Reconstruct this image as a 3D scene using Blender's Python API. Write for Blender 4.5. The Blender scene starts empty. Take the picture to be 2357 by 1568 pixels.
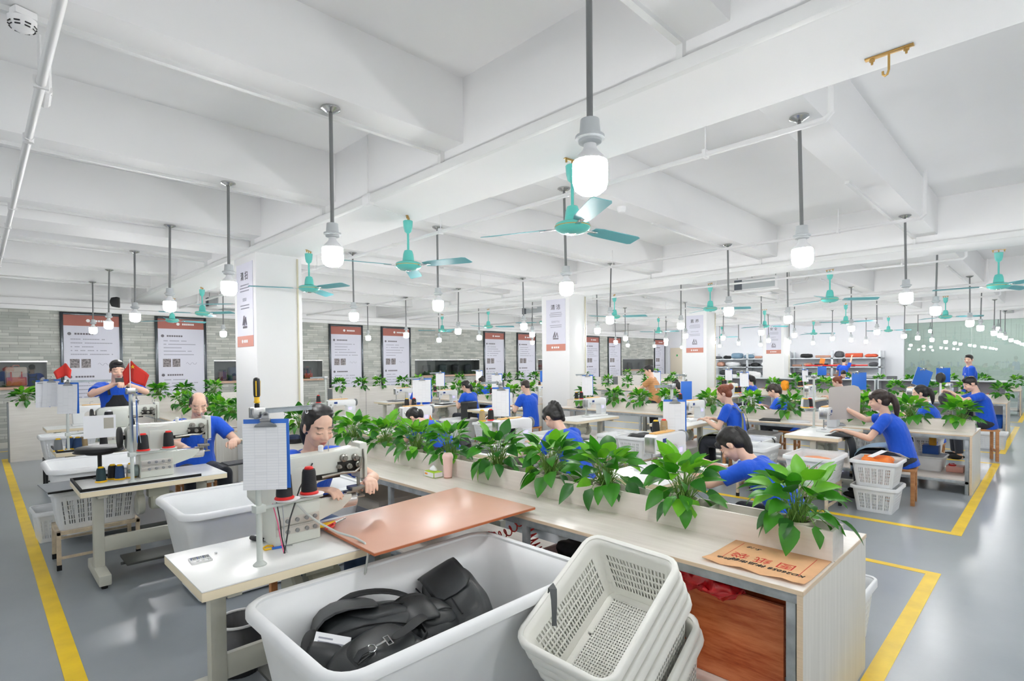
import bpy, bmesh, math, random
from math import pi, sin, cos, radians, sqrt, atan2
from mathutils import Vector as V, Matrix as M, Euler
SC = bpy.context.scene; COL = SC.collection
RN = random.Random(11)

# ------------------------------------------------------------------ materials
def lin(c):
    return tuple(((x/255)/12.92 if x/255 <= .04045 else ((x/255+.055)/1.055)**2.4) for x in c) + (1,)
MATS = {}
class NT:
    def __init__(s, name):
        s.m = bpy.data.materials.new(name); s.m.use_nodes = True; s.t = s.m.node_tree; s.t.nodes.clear()
        s.o = s.n('ShaderNodeOutputMaterial'); s.b = s.n('ShaderNodeBsdfPrincipled'); s.l(s.b.outputs[0], s.o.inputs[0])
    def n(s, ty, **k):
        n = s.t.nodes.new(ty)
        for a, b in k.items():
            if a.startswith('i_'): n.inputs[a[2:].replace('_', ' ')].default_value = b
            else: setattr(n, a, b)
        return n
    def l(s, a, b): s.t.links.new(a, b)
    def coords(s, sc=(1, 1, 1), kind='Object'):
        tc = s.n('ShaderNodeTexCoord'); mp = s.n('ShaderNodeMapping'); mp.inputs['Scale'].default_value = sc
        s.l(tc.outputs[kind], mp.inputs[0]); return mp.outputs[0]
    def noise(s, co, scale, detail=4, rough=.55):
        n = s.n('ShaderNodeTexNoise'); n.inputs['Scale'].default_value = scale; n.inputs['Detail'].default_value = detail
        n.inputs['Roughness'].default_value = rough; s.l(co, n.inputs['Vector']); return n.outputs['Fac']
    def ramp(s, fac, *stops):
        r = s.n('ShaderNodeValToRGB'); e = r.color_ramp.elements
        while len(e) < len(stops): e.new(.5)
        for i, (p, c) in enumerate(stops): e[i].position = p; e[i].color = lin(c) if len(c) == 3 else c
        s.l(fac, r.inputs[0]); return r.outputs[0]
    def bump(s, h, strength=.2, dist=.01):
        b = s.n('ShaderNodeBump'); b.inputs['Strength'].default_value = strength; b.inputs['Distance'].default_value = dist
        s.l(h, b.inputs['Height']); s.l(b.outputs[0], s.b.inputs['Normal'])
def mat(name, c, rough=.5, metal=0, var=0, vs=8, st=(1, 1, 1), bump=0, bs=60, emit=0, spec=None, coat=0, sub=0, alpha=None):
    if name in MATS: return MATS[name]
    t = NT(name); b = t.b; b.inputs['Base Color'].default_value = lin(c); b.inputs['Roughness'].default_value = rough
    b.inputs['Metallic'].default_value = metal
    if spec is not None: b.inputs['Specular IOR Level'].default_value = spec
    if coat: b.inputs['Coat Weight'].default_value = coat; b.inputs['Coat Roughness'].default_value = .1
    if emit: b.inputs['Emission Color'].default_value = lin(c); b.inputs['Emission Strength'].default_value = emit
    if var or bump: co = t.coords(st)
    if var:
        f = t.noise(co, vs); d = tuple(max(0, x*(1-var)) for x in c); e = tuple(min(255, x*(1+var)) for x in c)
        t.l(t.ramp(f, (.3, d), (.7, e)), b.inputs['Base Color'])
    if bump: t.bump(t.noise(co, bs), bump, .004)
    if sub: b.inputs['Subsurface Weight'].default_value = sub; b.inputs['Subsurface Radius'].default_value = (.02, .008, .004); b.inputs['Subsurface Scale'].default_value = .3
    if alpha is not None: b.inputs['Alpha'].default_value = alpha
    MATS[name] = t.m; return t.m

# ------------------------------------------------------------------ mesh builder
class MB:
    def __init__(s): s.v = []; s.f = []; s.mi = []; s.cur = 0; s.X = M.Identity(4)
    def add(s, vs, fs):
        k = len(s.v); s.v += [s.X @ V(p) for p in vs]; s.f += [tuple(i+k for i in f) for f in fs]; s.mi += [s.cur]*len(fs); return s
    def m(s, i): s.cur = i; return s
    def at(s, loc=(0, 0, 0), rot=(0, 0, 0), sc=1):
        s.X = M.Translation(loc) @ Euler(rot).to_matrix().to_4x4() @ (M.Scale(sc, 4) if not isinstance(sc, tuple) else M.Diagonal((*sc, 1))); return s
    def box(s, x0, x1, y0, y1, z0, z1):
        return s.add([(x0, y0, z0), (x1, y0, z0), (x1, y1, z0), (x0, y1, z0), (x0, y0, z1), (x1, y0, z1), (x1, y1, z1), (x0, y1, z1)],
                     [(0, 3, 2, 1), (4, 5, 6, 7), (0, 1, 5, 4), (1, 2, 6, 5), (2, 3, 7, 6), (3, 0, 4, 7)])
    def cbox(s, c, d): return s.box(c[0]-d[0]/2, c[0]+d[0]/2, c[1]-d[1]/2, c[1]+d[1]/2, c[2]-d[2]/2, c[2]+d[2]/2)
    def prism(s, pts, y0, y1):          # polygon in xz, counter-clockwise seen from -y, extruded along y
        n = len(pts); return s.add([(x, y0, z) for x, z in pts]+[(x, y1, z) for x, z in pts],
                                   [tuple(range(n)), tuple(range(2*n-1, n-1, -1))]+[(i, i+n, (i+1) % n+n, (i+1) % n) for i in range(n)])
    def slab(s, pts, z0, z1):           # polygon in xy extruded along z
        n = len(pts); return s.add([(x, y, z0) for x, y in pts]+[(x, y, z1) for x, y in pts],
                                   [tuple(range(n-1, -1, -1)), tuple(range(n, 2*n))]+[(i, (i+1) % n, (i+1) % n+n, i+n) for i in range(n)])
    def lathe(s, pr, n=20, ax=None):    # profile (r, z)
        vs = []; fs = []
        for r, z in pr: vs += [(max(r, 1e-5)*cos(2*pi*k/n), max(r, 1e-5)*sin(2*pi*k/n), z) for k in range(n)]
        for i in range(len(pr)-1):
            for k in range(n): a = i*n+k; b = i*n+(k+1) % n; fs.append((a, b, b+n, a+n))
        fs.append(tuple(range(n-1, -1, -1))); fs.append(tuple(range((len(pr)-1)*n, len(pr)*n)))
        return s.add(vs, fs)
    def rings(s, rs, caps=True, closed=False):
        n = len(rs[0]); vs = [p for r in rs for p in r]; fs = []
        m = len(rs)
        for i in range(m if closed else m-1):
            for k in range(n): a = i*n+k; b = i*n+(k+1) % n; j = (i+1) % m; fs.append((a, b, j*n+(k+1) % n, j*n+k))
        if caps and not closed: fs.append(tuple(range(n-1, -1, -1))); fs.append(tuple(range((m-1)*n, m*n)))
        return s.add(vs, fs)
    def tube(s, path, r, n=8, flat=1, up=None, caps=True, closed=False):
        P = [V(p) for p in path]; rs = r if isinstance(r, (list, tuple)) else [r]*len(P); out = []; u = None
        for i, p in enumerate(P):
            if closed: d = P[(i+1) % len(P)]-P[i-1]
            else: d = (P[min(i+1, len(P)-1)]-P[max(i-1, 0)])
            d = d.normalized() if d.length > 1e-9 else V((0, 0, 1))
            if u is None:
                u = V(up) if up else (V((0, 0, 1)) if abs(d.z) < .9 else V((1, 0, 0)))
            u = (u-d*u.dot(d)); u = u.normalized() if u.length > 1e-6 else d.orthogonal().normalized(); w = d.cross(u)
            out.append([p+u*(cos(2*pi*k/n)*rs[i]*flat)+w*(sin(2*pi*k/n)*rs[i]) for k in range(n)])
        return s.rings(out, caps, closed)
    def ribbon(s, path, wid, th, side):  # flat strap along path; side = width direction
        P = [V(p) for p in path]; out = []
        for i, p in enumerate(P):
            d = (P[min(i+1, len(P)-1)]-P[max(i-1, 0)]).normalized(); w = V(side) if not callable(side) else V(side(i))
            w = (w-d*w.dot(d)).normalized(); n = d.cross(w)
            out.append([p+w*wid/2+n*th/2, p-w*wid/2+n*th/2, p-w*wid/2-n*th/2, p+w*wid/2-n*th/2])
        return s.rings(out)
    def ell(s, c, r, n=14, m=9, rot=None):
        R = Euler(rot).to_matrix() if rot else M.Identity(3)
        vs = []; fs = []
        for i in range(m+1):
            t = pi*i/m
            for k in range(n):
                p = 2*pi*k/n; q = V((max(sin(t), 1e-4)*cos(p)*r[0], max(sin(t), 1e-4)*sin(p)*r[1], -cos(t)*r[2])); vs.append(V(c)+R @ q)
        for i in range(m):
            for k in range(n): a = i*n+k; b = i*n+(k+1) % n; fs.append((a, b, b+n, a+n))
        fs.append(tuple(range(n-1, -1, -1))); fs.append(tuple(range(m*n, m*n+n)))
        return s.add(vs, fs)
    def quad(s, a, b, c, d): return s.add([a, b, c, d], [(0, 1, 2, 3)])
    def mesh(s, name, mats, bevel=0, seg=2, smooth=None, weld=False):
        me = bpy.data.meshes.new(name); me.from_pydata([tuple(p) for p in s.v], [], s.f)
        ms = mats if isinstance(mats, (list, tuple)) else [mats]
        for x in ms: me.materials.append(x)
        me.polygons.foreach_set('material_index', s.mi)
        bm = bmesh.new(); bm.from_mesh(me)
        if weld: bmesh.ops.remove_doubles(bm, verts=bm.verts, dist=weld)
        if bevel:
            ed = [e for e in bm.edges if len(e.link_faces) == 2 and e.calc_face_angle(0) > radians(28)]
            bmesh.ops.bevel(bm, geom=ed, offset=bevel, segments=seg, profile=.6, affect='EDGES', clamp_overlap=True)
        bmesh.ops.recalc_face_normals(bm, faces=bm.faces)
        a = radians(smooth if smooth else 35)
        for f in bm.faces: f.smooth = True
        for e in bm.edges: e.smooth = not (len(e.link_faces) == 2 and e.calc_face_angle(0) > a)
        bm.to_mesh(me); bm.free(); return me
    def obj(s, name, mats, parent=None, loc=None, rot=None, **k):
        return link(name, s.mesh(name, mats, **k), parent, loc, rot)
def link(name, me, parent=None, loc=None, rot=None):
    o = bpy.data.objects.new(name, me); COL.objects.link(o); o.parent = parent
    if loc: o.location = loc
    if rot: o.rotation_euler = rot
    return o
def tag(o, label, cat, group=None, kind=None):
    if label: o['label'] = label
    if cat: o['category'] = cat
    if group: o['group'] = group
    if kind: o['kind'] = kind
    return o
def thing(name, label, cat, loc=(0, 0, 0), rz=0, group=None, rot=None):
    o = bpy.data.objects.new(name, None); COL.objects.link(o); o.location = loc; o.rotation_euler = rot if rot else (0, 0, rz)
    o.empty_display_size = .1; return tag(o, label, cat, group)
def dup(root, loc, rz=0, label=None, group=None, rot=None):
    r = root.copy(); COL.objects.link(r); r.location = loc; r.rotation_euler = rot if rot else (0, 0, rz)
    if label: r['label'] = label
    if group: r['group'] = group
    for ch in list(root.children):
        c = ch.copy(); COL.objects.link(c); c.parent = r
        for g in list(ch.children):
            d = g.copy(); COL.objects.link(d); d.parent = c
    return r
def struct(o): o['kind'] = 'structure'; return o
ORD = ['first', 'second', 'third', 'fourth', 'fifth', 'sixth', 'seventh', 'eighth', 'ninth', 'tenth', 'eleventh', 'twelfth',
       'thirteenth', 'fourteenth', 'fifteenth', 'sixteenth', 'seventeenth', 'eighteenth', 'nineteenth', 'twentieth', 'twenty-first', 'twenty-second', 'twenty-third', 'twenty-fourth']
BN = ['front', 'second', 'third', 'rear']
BU = [2.92, 9.22, 15.9, 22.0]          # workbench centre lines
# room axes: x along the far side (towards the glass wall), y along the benches (towards the brick wall)

# common materials
WHITE = mat('white_paint', (243, 243, 243), .55)
CEIL = mat('ceiling_paint', (244, 244, 244), .7, var=.008, vs=.7)
METAL = mat('grey_metal', (150, 152, 152), .38, .8)
STEEL = mat('bright_steel', (205, 206, 206), .22, 1)
GALV = mat('galvanised_steel', (160, 168, 172), .45, .6, var=.1, vs=14)
DARK = mat('black_plastic', (28, 29, 31), .45)
RUB = mat('black_rubber', (20, 20, 21), .75)
MACH = mat('machine_enamel', (214, 217, 208), .3, 0, var=.012, vs=5, coat=.3)
MACHW = mat('machine_white', (234, 236, 236), .28, coat=.3)
LEGM = mat('stand_enamel', (196, 196, 184), .4, var=.02, vs=6)
CRATEW = mat('cream_white_polythene', (243, 243, 236), .42, var=.012, vs=5)
PLASW = mat('white_polythene', (240, 242, 243), .38, var=.012, vs=4, spec=.5)
PAPER = mat('paper_white', (240, 241, 244), .8)
BLUEP = mat('blue_plastic', (44, 110, 205), .4)
RED = mat('red_plastic', (226, 40, 34), .35)
YEL = mat('yellow_plastic', (245, 196, 20), .4)
YTAPE = mat('yellow_floor_tape', (247, 206, 28), .4, var=.05, vs=5)
ORANGE = mat('orange_plastic', (245, 130, 40), .45)
def wood(name, c0, c1, st, sc=3, rough=.35, coat=0):
    if name in MATS: return MATS[name]
    t = NT(name); f = t.noise(t.coords(st), sc, 6, .6); t.l(t.ramp(f, (.3, c0), (.7, c1)), t.b.inputs['Base Color'])
    t.b.inputs['Roughness'].default_value = rough
    if coat: t.b.inputs['Coat Weight'].default_value = coat
    MATS[name] = t.m; return t.m
LAM = wood('pale_wood_laminate_along', (222, 214, 205), (235, 228, 220), (14, .9, 14), 2.2)
LAMX = wood('pale_wood_laminate_across', (222, 217, 210), (236, 232, 226), (.9, 14, 14), 2.2)
LAMV = wood('pale_wood_laminate_upright', (215, 212, 203), (231, 228, 220), (16, 16, .7), 2.2)
PLY = wood('plywood_edge', (214, 190, 160), (236, 216, 188), (3, 3, 90), 2)
STOOLW = wood('brown_stool_wood', (178, 118, 70), (208, 152, 100), (12, 1.2, 12), 2.5, .5)
def redwood():
    t = NT('reddish_wood_grain'); n1 = t.noise(t.coords((1, 1.1, 6)), 2.4, 6, .62); n2 = t.noise(t.coords((1, 2.2, 30)), 3, 5, .6)
    mx = t.n('ShaderNodeMath', operation='MULTIPLY_ADD'); t.l(n2, mx.inputs[0]); mx.inputs[1].default_value = .35; t.l(n1, mx.inputs[2])
    t.l(t.ramp(mx.outputs[0], (.42, (138, 58, 28)), (.56, (190, 92, 50)), (.72, (214, 124, 76)), (.85, (222, 138, 90))), t.b.inputs['Base Color']); t.b.inputs['Roughness'].default_value = .35
    MATS['redwood'] = t.m; return t.m
REDW = redwood()
BOARDM = mat('brown_laminate_board', (216, 168, 145), .33, var=.02, vs=3)
BOARDE = mat('brown_board_edge', (186, 104, 62), .4)
FAB = mat('black_nylon_fabric', (30, 32, 34), .6, var=.15, vs=20, bump=.15, bs=220)
FABG = mat('charcoal_leather', (44, 47, 49), .42, var=.12, vs=9, bump=.12, bs=120)
TEAL = mat('teal_fan_enamel', (96, 200, 190), .28, coat=.4)
TEALB = mat('teal_fan_blade', (98, 176, 184), .4)
BRASS = mat('yellow_zinc_bracket', (196, 160, 96), .35, .8)
# ------------------------------------------------------------------ room shell
XL, XR, YN, YF = -5.5, 27.5, -6.0, 15.5
def floor_mat():
    t = NT('grey_epoxy_floor'); co = t.coords(); n = t.noise(co, .8, 5, .6); n2 = t.noise(co, 60, 2)
    t.l(t.ramp(n, (.3, (138, 146, 152)), (.7, (156, 163, 168))), t.b.inputs['Base Color'])
    r = t.n('ShaderNodeMapRange'); r.inputs[3].default_value = .24; r.inputs[4].default_value = .40; t.l(n, r.inputs[0]); t.l(r.outputs[0], t.b.inputs['Roughness'])
    t.b.inputs['Coat Weight'].default_value = .3; t.b.inputs['Coat Roughness'].default_value = .22
    t.bump(n2, .12, .002); return t.m
struct(MB().box(XL-.3, XR+4, YN-.3, YF+.3, -.2, 0).obj('floor', floor_mat()))
SLAB, SOF, BSOF = 3.86, 3.2, 3.37
struct(MB().box(XL-.3, XR+4, YN-.3, YF+.3, SLAB, SLAB+.2).obj('ceiling', CEIL))
ABEAMS = [(-3.9, -3.25), (2.67, 3.36), (9.22, 9.92), (15.78, 16.46), (22.4, 23.1)]
for i, (a, b) in enumerate(ABEAMS):
    struct(MB().box(a, b, YN, YF, SOF, SLAB+.01).obj('beam_main_%d' % (i+1), CEIL, bevel=.012))
BV = [1.28+2.05*k for k in range(-3, 7)]
k = 0
for v in BV:
    w = .135 if abs(v-7.43) > .2 else .135
    for i in range(len(ABEAMS)):
        a = ABEAMS[i][1]; b = ABEAMS[i+1][0] if i+1 < len(ABEAMS) else XR
        k += 1; struct(MB().box(a-.01, b+.01, v-w, v+w, BSOF, SLAB+.01).obj('beam_cross_%d' % k, CEIL, bevel=.01))
k = 0
for i in range(4):                                                   # deeper beams joining the columns
    a = ABEAMS[i+1][1]; b = ABEAMS[i+2][0] if i < 3 else XR
    k += 1; struct(MB().box(a-.01, b+.01, 7.62, 8.25, SOF+.05, SLAB+.01).obj('beam_column_line_%d' % k, CEIL, bevel=.012))
struct(MB().box(-3.3, 2.7, 7.62, 8.25, SOF+.05, SLAB+.01).obj('beam_column_line_5', CEIL, bevel=.012))
def brick_mat():
    t = NT('grey_stone_brick'); tc = t.n('ShaderNodeTexCoord'); sp = t.n('ShaderNodeSeparateXYZ'); t.l(tc.outputs['Object'], sp.inputs[0])
    cb = t.n('ShaderNodeCombineXYZ'); t.l(sp.outputs['X'], cb.inputs['X']); t.l(sp.outputs['Z'], cb.inputs['Y'])
    b = t.n('ShaderNodeTexBrick'); t.l(cb.outputs[0], b.inputs['Vector']); b.offset = .42; b.squash = 1.25; b.squash_frequency = 3
    for k_, v_ in dict(Scale=1, Bias=-.1).items(): b.inputs[k_].default_value = v_
    b.inputs['Color1'].default_value = lin((206, 207, 200)); b.inputs['Color2'].default_value = lin((166, 170, 164)); b.inputs['Mortar'].default_value = lin((150, 152, 146))
    b.inputs['Mortar Size'].default_value = .004; b.inputs['Mortar Smooth'].default_value = .3; b.inputs['Brick Width'].default_value = .33; b.inputs['Row Height'].default_value = .062
    n = t.noise(cb.outputs[0], 2.2, 5); mx = t.n('ShaderNodeMixRGB', blend_type='OVERLAY'); mx.inputs[0].default_value = .35
    t.l(b.outputs['Color'], mx.inputs[1]); t.l(n, mx.inputs[2]); t.l(mx.outputs[0], t.b.inputs['Base Color']); t.b.inputs['Roughness'].default_value = .75
    t.bump(b.outputs['Fac'], -.35, .006); return t.m
BRICK = brick_mat()
NI = [(-1.85, 1.11), (4.43, 7.38), (10.7, 13.64), (16.95, 19.9), (23.3, 26.21)]   # display niches in the brick wall
wb = MB(); x = XL
for a, b in NI:
    wb.box(x, a, YF, YF+.35, 0, 2.93); wb.box(a, b, YF, YF+.35, 0, 1.27); wb.box(a, b, YF, YF+.35, 1.81, 2.93); x = b
wb.box(x, XR+.05, YF, YF+.35, 0, 2.93)
struct(wb.obj('wall_brick', BRICK))
struct(MB().box(XL, XR+.05, YF-.02, YF+.4, 2.93, SLAB).obj('wall_brick_header', CEIL))
struct(MB().box(XL, XR, YF-.16, YF+.0, 3.02, 3.16).obj('trim_1', CEIL, bevel=.01))
struct(MB().box(XL, XR, YF-.02, YF+.02, 0, .12).obj('baseboard_brick', mat('pale_skirting', (226, 224, 214), .5)))
struct(MB().box(XL-.3, XL, YN-.3, YF+.3, 0, SLAB).obj('wall_left', WHITE))
struct(MB().box(XL, XR+4, YN-.3, YN, 0, SLAB).obj('wall_near', WHITE))
struct(MB().box(XR, XR+.2, 4.5, YF+.35, 0, SLAB).obj('wall_far', mat('far_wall_paint', (236, 238, 242), .6)))
struct(MB().box(XR, XR+.2, YN, 4.5, 3.17, SLAB).obj('wall_far_lintel', WHITE))
# glazed partition and the passage behind it
def glass_mat():
    t = NT('tinted_partition_glass'); tr = t.n('ShaderNodeBsdfTransparent'); tr.inputs[0].default_value = (.90, .95, .93, 1)
    gl = t.n('ShaderNodeBsdfGlossy'); gl.inputs['Roughness'].default_value = .01; gl.inputs['Color'].default_value = (.9, 1, .97, 1)
    fr = t.n('ShaderNodeFresnel'); fr.inputs[0].default_value = 1.5; ad = t.n('ShaderNodeMath', operation='ADD'); ad.inputs[1].default_value = .04; t.l(fr.outputs[0], ad.inputs[0])
    mx = t.n('ShaderNodeMixShader'); t.l(ad.outputs[0], mx.inputs[0]); t.l(tr.outputs[0], mx.inputs[1]); t.l(gl.outputs[0], mx.inputs[2])
    t.l(mx.outputs[0], t.o.inputs[0]); MATS['glass'] = t.m; return t.m
GLASS = glass_mat()
FRAME = mat('slim_glazing_frame', (190, 200, 196), .35, .4)
for i, (a, b) in enumerate([(4.5, 2.35), (2.35, -.3), (-.3, -2.9), (-2.9, YN)]):
    w = MB().box(XR+.09, XR+.10, b+.004, a-.004, .06, 3.17).obj('window_%d' % (i+1), GLASS); struct(w)
    f = MB(); f.box(XR+.06, XR+.13, b, a, 0, .06).box(XR+.075, XR+.115, a-.012, a, .06, 3.17); f.obj('window_frame', FRAME, w)
PASS = mat('passage_wall_green_grey', (230, 237, 232), .5)
struct(MB().box(XR+3.9, XR+4.1, YN, 6.5, 0, SLAB).obj('wall_passage', PASS))
struct(MB().box(XR+.2, XR+4, 6.3, 6.5, 0, SLAB).obj('wall_passage_end', PASS))
# columns
CW = []
for i, (u0, u1, v0, v1) in enumerate([(2.67, 3.30, 7.52, 8.35), (9.24, 9.86, 7.52, 8.33), (15.83, 16.45, 7.52, 8.33), (22.45, 23.05, 7.52, 8.33)]):
    CW.append((u0, u1, v0, v1)); c = MB().box(u0, u1, v0, v1, 0, SOF+.02).obj('column_%d' % (i+1), WHITE, bevel=.015); struct(c)
    p = MB().tube([(u1-.07, v0-.018, .0), (u1-.07, v0-.018, SOF-.03)], .013, 8).obj('conduit_pipe', mat('beige_conduit', (206, 200, 176), .4))
    tag(p, 'thin beige conduit running up the %s white column' % ORD[i], 'pipe', 'column conduits')
# cable trunking
t1 = mat('white_trunking', (232, 233, 232), .45); k = 1
for a, b in ABEAMS[1:]:
    k += 1; struct(MB().box(a-.045, a+.0, YN, YF-.2, SOF, SOF+.07).obj('trim_%d' % k, t1, bevel=.004))
for v in BV:
    for i, (a, b) in enumerate(ABEAMS[1:4]):
        x0 = a-5.9 if i == 0 else a-3.4
        k += 1; struct(MB().box(x0, a-.041, v+.098, v+.134, BSOF-.026, BSOF+.002).box(a-.04, a+.001, v+.098, v+.134, SOF+.069, BSOF+.002).obj('trim_%d' % k, t1))
# floor tape round the work bays
for i, (a, b) in enumerate([(.31, 5.37), (6.65, 11.64), (12.87, 18.2), (19.4, 24.6)]):
    m_ = MB(); z = .0025
    m_.slab([(a, .63), (b, .63), (b, .72), (a, .72)], .0002, z).slab([(a, .72), (a+.09, .72), (a+.09, 13.65), (a, 13.65)], .0002, z).slab([(b-.075, .72), (b, .72), (b, 13.65), (b-.075, 13.65)], .0002, z)
    o = m_.obj('floor_marking_%d' % (i+1), YTAPE); struct(o)
o = MB().slab([(-2, 14.85), (26, 14.85), (26, 14.93), (-2, 14.93)], .0002, .0025).obj('floor_marking_5', YTAPE); struct(o)
# sprinkler pipes
PW = mat('white_painted_pipe', (236, 236, 236), .4)
def pipe(u, v0, v1, z, r, lab, ends=True):
    p = thing('sprinkler_pipe', lab, 'pipe', (u, v0, z), 0, 'ceiling pipes')
    MB().tube([(0, 0, .45), (0, 0, .03), (0, .03, 0), (0, v1-v0, 0)] if ends else [(0, 0, 0), (0, v1-v0, 0)], r, 12).obj('pipe_run', PW, p)
    v = v0+.75
    while v < v1:
        h = MB().tube([(0, v-v0, r), (0, v-v0, .24)], .005, 6).box(-.03, .03, v-v0-.012, v-v0+.012, -r-.004, r+.012)
        h.obj('hanger', PW, p, bevel=.003); MB().tube([(0, v-v0+.9, -r*1.25), (0, v-v0+.9, r*1.25)], r*1.25, 10).tube([(0, v-v0+.85, 0), (0, v-v0+.95, 0)], r*1.25, 10).obj('pipe_coupling', PW, p); v += 2.9
pipe(.26, -3, 14.5, 3.10, .021, 'white sprinkler pipe over the taped aisle beside the front workbench', False)
pipe(3.50, .92, 14.8, 3.08, .018, 'white sprinkler pipe beside the front main ceiling beam')
pipe(6.62, .92, 14.8, 3.08, .018, 'white sprinkler pipe midway between the front and second workbenches')
pipe(10.02, .92, 14.8, 3.12, .018, 'white sprinkler pipe beside the main beam above the second workbench')
pipe(13.3, .92, 14.8, 3.08, .018, 'white sprinkler pipe midway between the second and third workbenches')
pipe(16.6, .92, 14.8, 3.12, .018, 'white sprinkler pipe beside the main beam above the third workbench')
pm = MB().tube([(0, 0, 0), (0, 0, .5)], .028, 12).tube([(0, -.02, .02), (0, .1, -.01)], .03, 10)
tag(pm.obj('pipe_riser', PW, None, (.29, 3.75, 3.13), bevel=.0), 'white stub of pipe rising from the sprinkler pipe to the ceiling', 'pipe')

# ------------------------------------------------------------------ pendant lamps
LAMPE = NT('lit_bulb_diffuser'); LAMPE.b.inputs['Base Color'].default_value = (1, 1, 1, 1)
LAMPE.b.inputs['Emission Color'].default_value = (1, 1, 1, 1); LAMPE.b.inputs['Emission Strength'].default_value = 75; LAMPE = LAMPE.m
ROD = mat('lamp_rod_grey', (126, 128, 129), .4, .3); SOCK = mat('lamp_socket_grey', (198, 203, 205), .45)
BULBH = mat('bulb_housing_white', (244, 245, 246), .4)
L0 = thing('pendant_lamp', '', 'lamp')
MB().lathe([(.015, -.035), (.03, -.03), (.062, -.012), (.062, 0), (.05, 0)], 20).obj('canopy', STEEL, L0)
MB().tube([(0, 0, -.02), (0, 0, -.765)], .0125, 10).obj('rod', ROD, L0)
MB().lathe([(.012, -.745), (.036, -.75), (.04, -.80), (.04, -.805), (.056, -.812), (.056, -.822), (.044, -.826), (.044, -.836), (.03, -.842)], 20).obj('socket', SOCK, L0)
MB().lathe([(.024, -.838), (.025, -.858), (.033, -.87), (.052, -.89), (.063, -.905), (.064, -.909), (.0, -.909)], 24).obj('bulb_housing', BULBH, L0)
MB().lathe([(.064, -.908), (.067, -.915), (.0675, -.985), (.060, -1.012), (.04, -1.028), (0, -1.033)], 16).obj('bulb_diffuser', LAMPE, L0)
LU = [(1.68, 4.05), (7.72, 10.15), (14.35, 16.85), (20.6, 22.85)]
first = True
SIDE = ['front', 'rear']
for b in range(4):
    for s in range(2):
        n = 0
        for j in range(7):
            v = BV[3]+2.05*j+(.02 if j % 2 else -.02)
            if j == 6: v = 13.42
            n += 1
            lab = 'pendant bulb above the %s seats of the %s workbench, %s from its open end' % (SIDE[s], BN[b], ORD[n-1])
            u = LU[b][s]
            tilt = ((RN.random()-.5)*.045, (RN.random()-.5)*.045, RN.random()*6)
            if first:
                L0.location = (u, v, BSOF); L0['label'] = lab; L0['group'] = 'pendant bulbs'; first = False
            else: dup(L0, (u, v, BSOF), 0, lab, 'pendant bulbs', rot=tilt)
for j, (u, v) in enumerate([(25.8, 1.3), (25.8, 3.35), (25.6, 5.45), (25.6, 7.4), (25.9, 9.7), (25.8, 11.6), (26.2, 13.8)]):
    dup(L0, (u, v, BSOF), 0, 'pendant bulb by the far wall shelves, %s from the glass partition' % ORD[j], 'pendant bulbs')
n = 0
for u, vs in [(-2.2, (-2.8, -.7, 1.3, 3.4, 7.4, 11.5)), (1.68, (-2.8, -.75)), (4.05, (-2.8, -.75)), (7.72, (-2.8, -.75)), (10.15, (-2.8, -.75)), (14.35, (-1.5,)), (16.85, (-1.5,)), (20.6, (-1.5,)), (22.85, (-1.5,))]:
    for v in vs:
        n += 1; dup(L0, (u, v, BSOF), 0, 'pendant bulb over the outer aisles, outside the benches', 'outer aisle bulbs')

# ------------------------------------------------------------------ ceiling fans
def fan_mesh():
    f = thing('ceiling_fan', '', 'fan')
    MB().box(-.075, .075, -.012, .012, -.006, 0).tube([(0, 0, 0), (0, 0, -.05)], .006).tube([(.06, 0, 0), (.06, 0, -.03)], .008, 6).tube([(-.06, 0, 0), (-.06, 0, -.03)], .008, 6).obj('bracket', BRASS, f)
    MB().lathe([(.012, -.17), (.035, -.15), (.045, -.11), (.05, -.045), (.046, -.04), (.01, -.04)], 18).obj('canopy', TEAL, f)
    MB().tube([(0, 0, -.14), (0, 0, -.36)], .0115, 10).obj('downrod', TEAL, f)
    MB().lathe([(.012, -.335), (.04, -.345), (.052, -.38), (.06, -.45), (.056, -.455), (.01, -.455)], 18).obj('motor_bell', TEAL, f)
    h = MB().lathe([(.04, -.455), (.1, -.462), (.125, -.472), (.132, -.49), (.132, -.505), (.12, -.52), (.085, -.54), (.04, -.548), (.0, -.548)], 28)
    h.m(1).lathe([(.134, -.492), (.1345, -.495), (.134, -.498)], 28); h.m(2).lathe([(.03, -.546), (.028, -.553), (0, -.555)], 14)
    h.obj('hub', [TEAL, BRASS, STEEL], f)
    bl = MB(); pts = [(.20, -.05), (.28, -.066), (.68, -.072), (.715, -.06), (.73, .05), (.70, .062), (.28, .058), (.20, .042)]
    tw = lambda x, y, z: (x, y, -.50+z-.22*y-.01*x)
    bl.slab(pts, 0, .004); bl.v = [V(tw(*p)) for p in bl.v]
    am = MB().box(.10, .26, -.018, .018, -.507, -.500)
    me = bl.mesh('blade', [TEALB]); am_ = am.mesh('blade_arm', [STEEL], bevel=.002)
    for k in range(3):
        o = link('blade', me, f, None, (0, 0, 2*pi*k/3)); a = link('blade_arm', am_, o)
    return f
F0 = fan_mesh(); first = True
FANS = [(3.18, 2.55, 39-45, 0), (3.18, 4.70, 94-45, 0), (3.16, 6.98, 88-45, 0), (3.16, 9.4, 20, 0), (3.14, 11.64, 60, 0), (3.14, 13.9, 10, 0),
        (10.1, .58, 100, 1), (10.15, 2.68, 62, 1), (10.15, 4.75, 55, 1), (10.2, 7.0, 48, 1), (10.2, 9.1, 15, 1), (10.2, 11.2, 70, 1), (10.2, 13.3, 30, 1),
        (16.6, 1.9, 50, 2), (16.6, 4.0, 20, 2), (16.6, 6.1, 80, 2), (16.6, 9.6, 35, 2), (22.9, 4.2, 10, 3), (22.9, 6.6, 55, 3), (22.9, 10.2, 25, 3)]
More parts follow.
